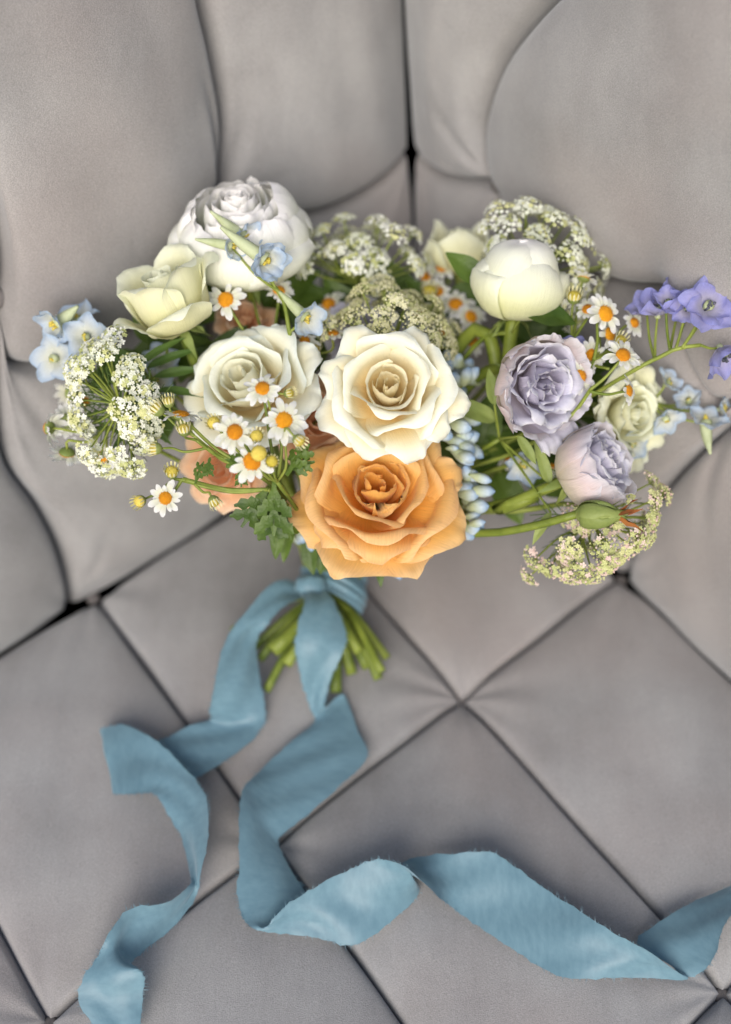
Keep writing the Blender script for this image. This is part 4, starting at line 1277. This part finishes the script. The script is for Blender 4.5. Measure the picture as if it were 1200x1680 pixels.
# ------------------------------------------------------------------ blue bud spikes
def bud_geo(L, W):
    a = np.linspace(0, 2 * math.pi, 8, endpoint=False); V = []; UV = []
    for t, w in ((0, .25), (.12, .55), (.35, .9), (.6, 1.0), (.8, .8), (.93, .42), (1, .08)):
        k = 1 + .10 * np.cos(3 * a)
        V.append(np.column_stack([np.cos(a) * W * w * k, np.sin(a) * W * w * k, np.full(8, t * L)])); UV.append(np.column_stack([a / 6.28, np.full(8, t)]))
    return np.vstack(V), grid_faces(8, 7, True), np.vstack(UV)


BB = [shared('bud', *bud_geo(.0125, .0030)[:2], M_BLUEBUD, bud_geo(.0125, .0030)[2]), shared('bud', *bud_geo(.0105, .0034)[:2], M_BLUEBUD, bud_geo(.0105, .0034)[2])]


def bud_spike(label, axis_px, buds, seed):
    rng = np.random.RandomState(seed)
    buds = buds + [(x + rng.uniform(-13, 9), y + rng.uniform(-12, 12), d + rng.uniform(.002, .012), tuple(np.array(a_) + rng.normal(0, .45, 3) + [0, 0, .1])) for x, y, d, a_ in buds]
    pts = [P(*q) for q in axis_px]
    root = thing('blue_bud_spike', label, 'flower buds', pts[0], 'spikes of blue buds')
    V, F = tube_geo(pts + [bindpt()], .0014, .0018, 7, 24); part('stem', V, F, M_STEM, root)
    dense = catmull(pts, 60)
    for (px, py, d, ax) in buds:
        az = camdir(ax); c = P(px, py, d)
        M = mat4(frame(az, rng.uniform(0, 6)), c - az * .006, rng.choice([.6, .8, 1.0, 1.15, 1.25]))
        b = inst('bud', BB[rng.randint(2)], root, M)
        q = c - az * .006
        near = dense[np.argmin(np.linalg.norm(dense - q, axis=1))]
        V, F = tube_geo([q, q * .5 + near * .5, near], .0007, .0007, 5, 6); part('stem', V, F, M_STEMF, root)


rg = np.random.RandomState(77)
bl = [(769, 678), (754, 699), (727, 713), (744, 724), (762, 734), (754, 747), (768, 758), (778, 778), (788, 784), (767, 797), (784, 806), (774, 826), (785, 858), (776, 846), (757, 770), (742, 700), (760, 715), (768, 812), (782, 832), (772, 866), (748, 735)]
bud_spike('spike of blue buds edging the apricot rose on its right', [(745, 660, .70), (755, 740, .695), (760, 830, .70), (735, 880, .71)], [(x + 1, y, .678 + rg.uniform(-.006, .01), (rg.uniform(.5, .95), rg.uniform(-.45, .15), rg.uniform(.15, .6))) for x, y in bl], 1)
bl = [(722, 612), (738, 600), (755, 605), (770, 598), (730, 630), (750, 625), (765, 618), (712, 590), (742, 645), (760, 640), (776, 625), (720, 645), (735, 580), (752, 585)]
bud_spike('greenish blue buds between the open ivory rose and the lavender rose', [(745, 590, .725), (740, 650, .72), (730, 720, .725)], [(x, y, .702 + rg.uniform(-.01, .01), (rg.uniform(-.5, .7), rg.uniform(0, .8), rg.uniform(.2, .8))) for x, y in bl], 2)
bl = [(518, 900), (512, 893), (650, 905), (657, 925), (495, 880)]
bud_spike('stray blue buds peeking out below the apricot rose', [(560, 880, .72), (570, 910, .73)], [(x, y, .70, (rg.uniform(-.4, .3), -.8, .3)) for x, y in bl], 3)

# ------------------------------------------------------------------ leaves and the green rose bud
def leaf_geo(p0, d0, nr, L, W, rng, curl=.25, fold=.25, n=9, m=12, serr=0.0):
    d0 = nrm(d0); nr = nrm(nr - d0 * np.dot(nr, d0)); x = np.cross(nr, d0)
    V = []; UV = []
    ph = rng.uniform(0, 6)
    for j in range(m):
        v = j / (m - 1)
        for i in range(n):
            u = i / (n - 1) * 2 - 1
            w = W * (math.sin(math.pi * v ** .8) ** .8 if 0 < v < 1 else 0.02) * (1 + serr * math.sin(v * 60 + ph) * (abs(u) > .9))
            z = -curl * L * v * v + fold * abs(u) * w + .04 * W * math.sin(5 * v * 3 + u * 3 + ph)
            V.append(p0 + d0 * L * v + x * u * w + nr * z); UV.append((u * .5 + .5, v))
    return V, grid_faces(n, m), UV


def sprig(label, base, leaves, mat, seed, group='leafy sprigs in the bouquet', via=()):
    rng = np.random.RandomState(seed)
    b = P(*base)
    root = thing('leafy_sprig', label, 'foliage', b, group)
    V, F = tube_geo([b] + [P(*q) for q in via] + [bindpt()], .0014, .002, 7, 22); part('stem', V, F, M_STEM, root)
    for (px, py, d, dr, L, W) in leaves:
        p0 = P(px, py, d)
        V, F, uv = leaf_geo(p0, camdir(dr), camdir((rng.uniform(-.3, .3), rng.uniform(.1, .7), .9)), L, W, rng, serr=.05)
        lf = part('leaf', V, F, mat, root, uv=uv)
        L2 = np.linalg.norm(p0 - b)
        V, F = tube_geo([p0 + camdir(dr) * L * .02, p0 * .5 + b * .5, b], .0006, .0009, 5, 8); part('stem', V, F, M_STEMF, lf)


sprig('single broad leaf under the closed peony bud', (840, 545, .685), [(862, 512, .668, (.95, -.1, .2), .028, .0085), (800, 470, .69, (-.8, .7, .2), .03, .007)], M_LEAF, 1, via=[(760, 590, .71)])
sprig('pale narrow leaves and sepals beside the ruffled lavender rose', (820, 720, .69), [(812, 665, .668, (-.15, .9, .2), .020, .0036), (815, 690, .685, (-.9, .4, .2), .030, .006), (850, 715, .66, (.55, -.8, .2), .018, .003), (903, 795, .665, (-.30, .9, .2), .026, .0034), (905, 840, .66, (-.5, -.7, .2), .02, .0028)], M_LEAFP, 2, via=[(730, 780, .72)])
sprig('dark leaves filling the shadow between the lavender roses and the apricot rose', (850, 760, .735), [(830 + 30 * math.cos(k * 2.4) * (1 + k * .12), 740 + 22 * math.sin(k * 2.4) * (1 + k * .1), .72 + .006 * (k % 4), (math.cos(k * 1.9), math.sin(k * 1.9), .35), .034, .010) for k in range(16)], M_LEAF, 3, via=[(730, 800, .745)])
sprig('dark leaves deep behind the full ivory rose', (330, 610, .735), [(300 + 45 * math.cos(k * 2.4) * (.6 + k * .07), 590 + 36 * math.sin(k * 2.4) * (.6 + k * .07), .722 + .005 * (k % 4), (math.cos(k * 1.7), math.sin(k * 1.7) * .8, .4), .032, .009) for k in range(18)], M_LEAF, 4, via=[(450, 760, .745)])
sprig('dark leaves at the heart of the bouquet under the lace umbels', (700, 560, .75), [(640 + 80 * math.cos(k * 2.4) * (.4 + k * .06), 545 + 45 * math.sin(k * 2.4) * (.4 + k * .06), .742 + .006 * (k % 4), (math.cos(k * 2.1), math.sin(k * 2.1) * .9, .4), .036, .011) for k in range(20)], M_LEAF, 5, via=[(620, 760, .75)])
sprig('leaves behind the upright daisies and the pale blue spurs', (450, 500, .755), [(430 + 50 * math.cos(k * 2.4) * (.4 + k * .07), 480 + 30 * math.sin(k * 2.4) * (.4 + k * .07), .745 + .005 * (k % 3), (math.cos(k * 2.3), math.sin(k * 2.3), .4), .034, .009) for k in range(14)], M_LEAF, 6, via=[(500, 720, .75)])
sprig('leaves behind the loose cream rose and the daisies on the right', (930, 600, .735), [(915 + 50 * math.cos(k * 2.4) * (.4 + k * .07), 590 + 40 * math.sin(k * 2.4) * (.4 + k * .07), .725 + .005 * (k % 3), (math.cos(k * 2.2), math.sin(k * 2.2), .4), .032, .009) for k in range(14)], M_LEAF, 7, via=[(740, 760, .75)])
sprig('fine green leaves hanging beside the bowl-shaped lace flower', (265, 650, .69), [(230 + 25 * math.cos(k * 2.4), 640 + 40 * math.sin(k * 2.4), .675 + .004 * (k % 3), (math.cos(k * 1.3), math.sin(k * 1.3), .3), .03, .003) for k in range(16)], M_FERN, 8, via=[(420, 800, .73)])
sprig('loose leaves below the apricot rose above the ribbon wrap', (560, 880, .715), [(480, 860, .69, (-.3, -.9, .2), .022, .004), (505, 880, .70, (.1, -1, .2), .022, .005), (622, 905, .69, (.05, -1, .2), .020, .003), (530, 885, .70, (-.1, -1, .1), .02, .005), (600, 890, .70, (.2, -1, .1), .016, .004), (460, 840, .68, (-.1, -1, .3), .026, .005)], M_LEAF, 9)

# the closed green rose bud
az = camdir((.93, -.02, .35)); bc = P(948, 843, .640)
root = thing('rose_bud', 'closed green rose bud with reddish sepal tips above the hanging lace flower', 'rose bud', bc, None)
V, F = tube_geo([bc, P(900, 857, .65), P(830, 872, .665), P(720, 885, .70), bindpt()], .0022, .0026, 8, 26)
part('stem', V, F, M_STEM, root)
Rm = frame(az, .3)
a = np.linspace(0, 2 * math.pi, 14, endpoint=False); V = []
for t, w in ((-.05, .2), (0, .5), (.15, .85), (.4, 1.0), (.65, .82), (.85, .48), (1.0, .12)):
    V.append(np.column_stack([np.cos(a) * w * .0068, np.sin(a) * w * .0068, np.full(14, t * .022)]))
part('bud', bc + np.vstack(V) @ Rm.T, grid_faces(14, 7, True), M_LEAFP, root)
rr = np.random.RandomState(3)
for k in range(5):
    V, F, uv = petal_geo([(.06, 0), (.28, .12), (.345, .45), (.28, .75), (.10, 1.02), (.16, 1.22)], k * 72, .22, rr, tip=.35, tipexp=1.2, ruffle=.01, wk=1.0, nu=7, nv=12)
    sp = part('sepal', bc + (V * .022) @ Rm.T, F, M_LEAFP, root, uv=uv)
    V, F, uv = petal_geo([(.09, .98), (.16, 1.1), (.24 + .1 * rr.rand(), 1.3), (.34 + .15 * rr.rand(), 1.42 + .15 * rr.rand())], k * 72, .06, rr, tip=.5, tipexp=1, ruffle=.03, wk=2, base_w=.9, nu=5, nv=7)
    part('sepal_tip', bc + (V * .022) @ Rm.T, F, M_RED, sp, uv=uv)
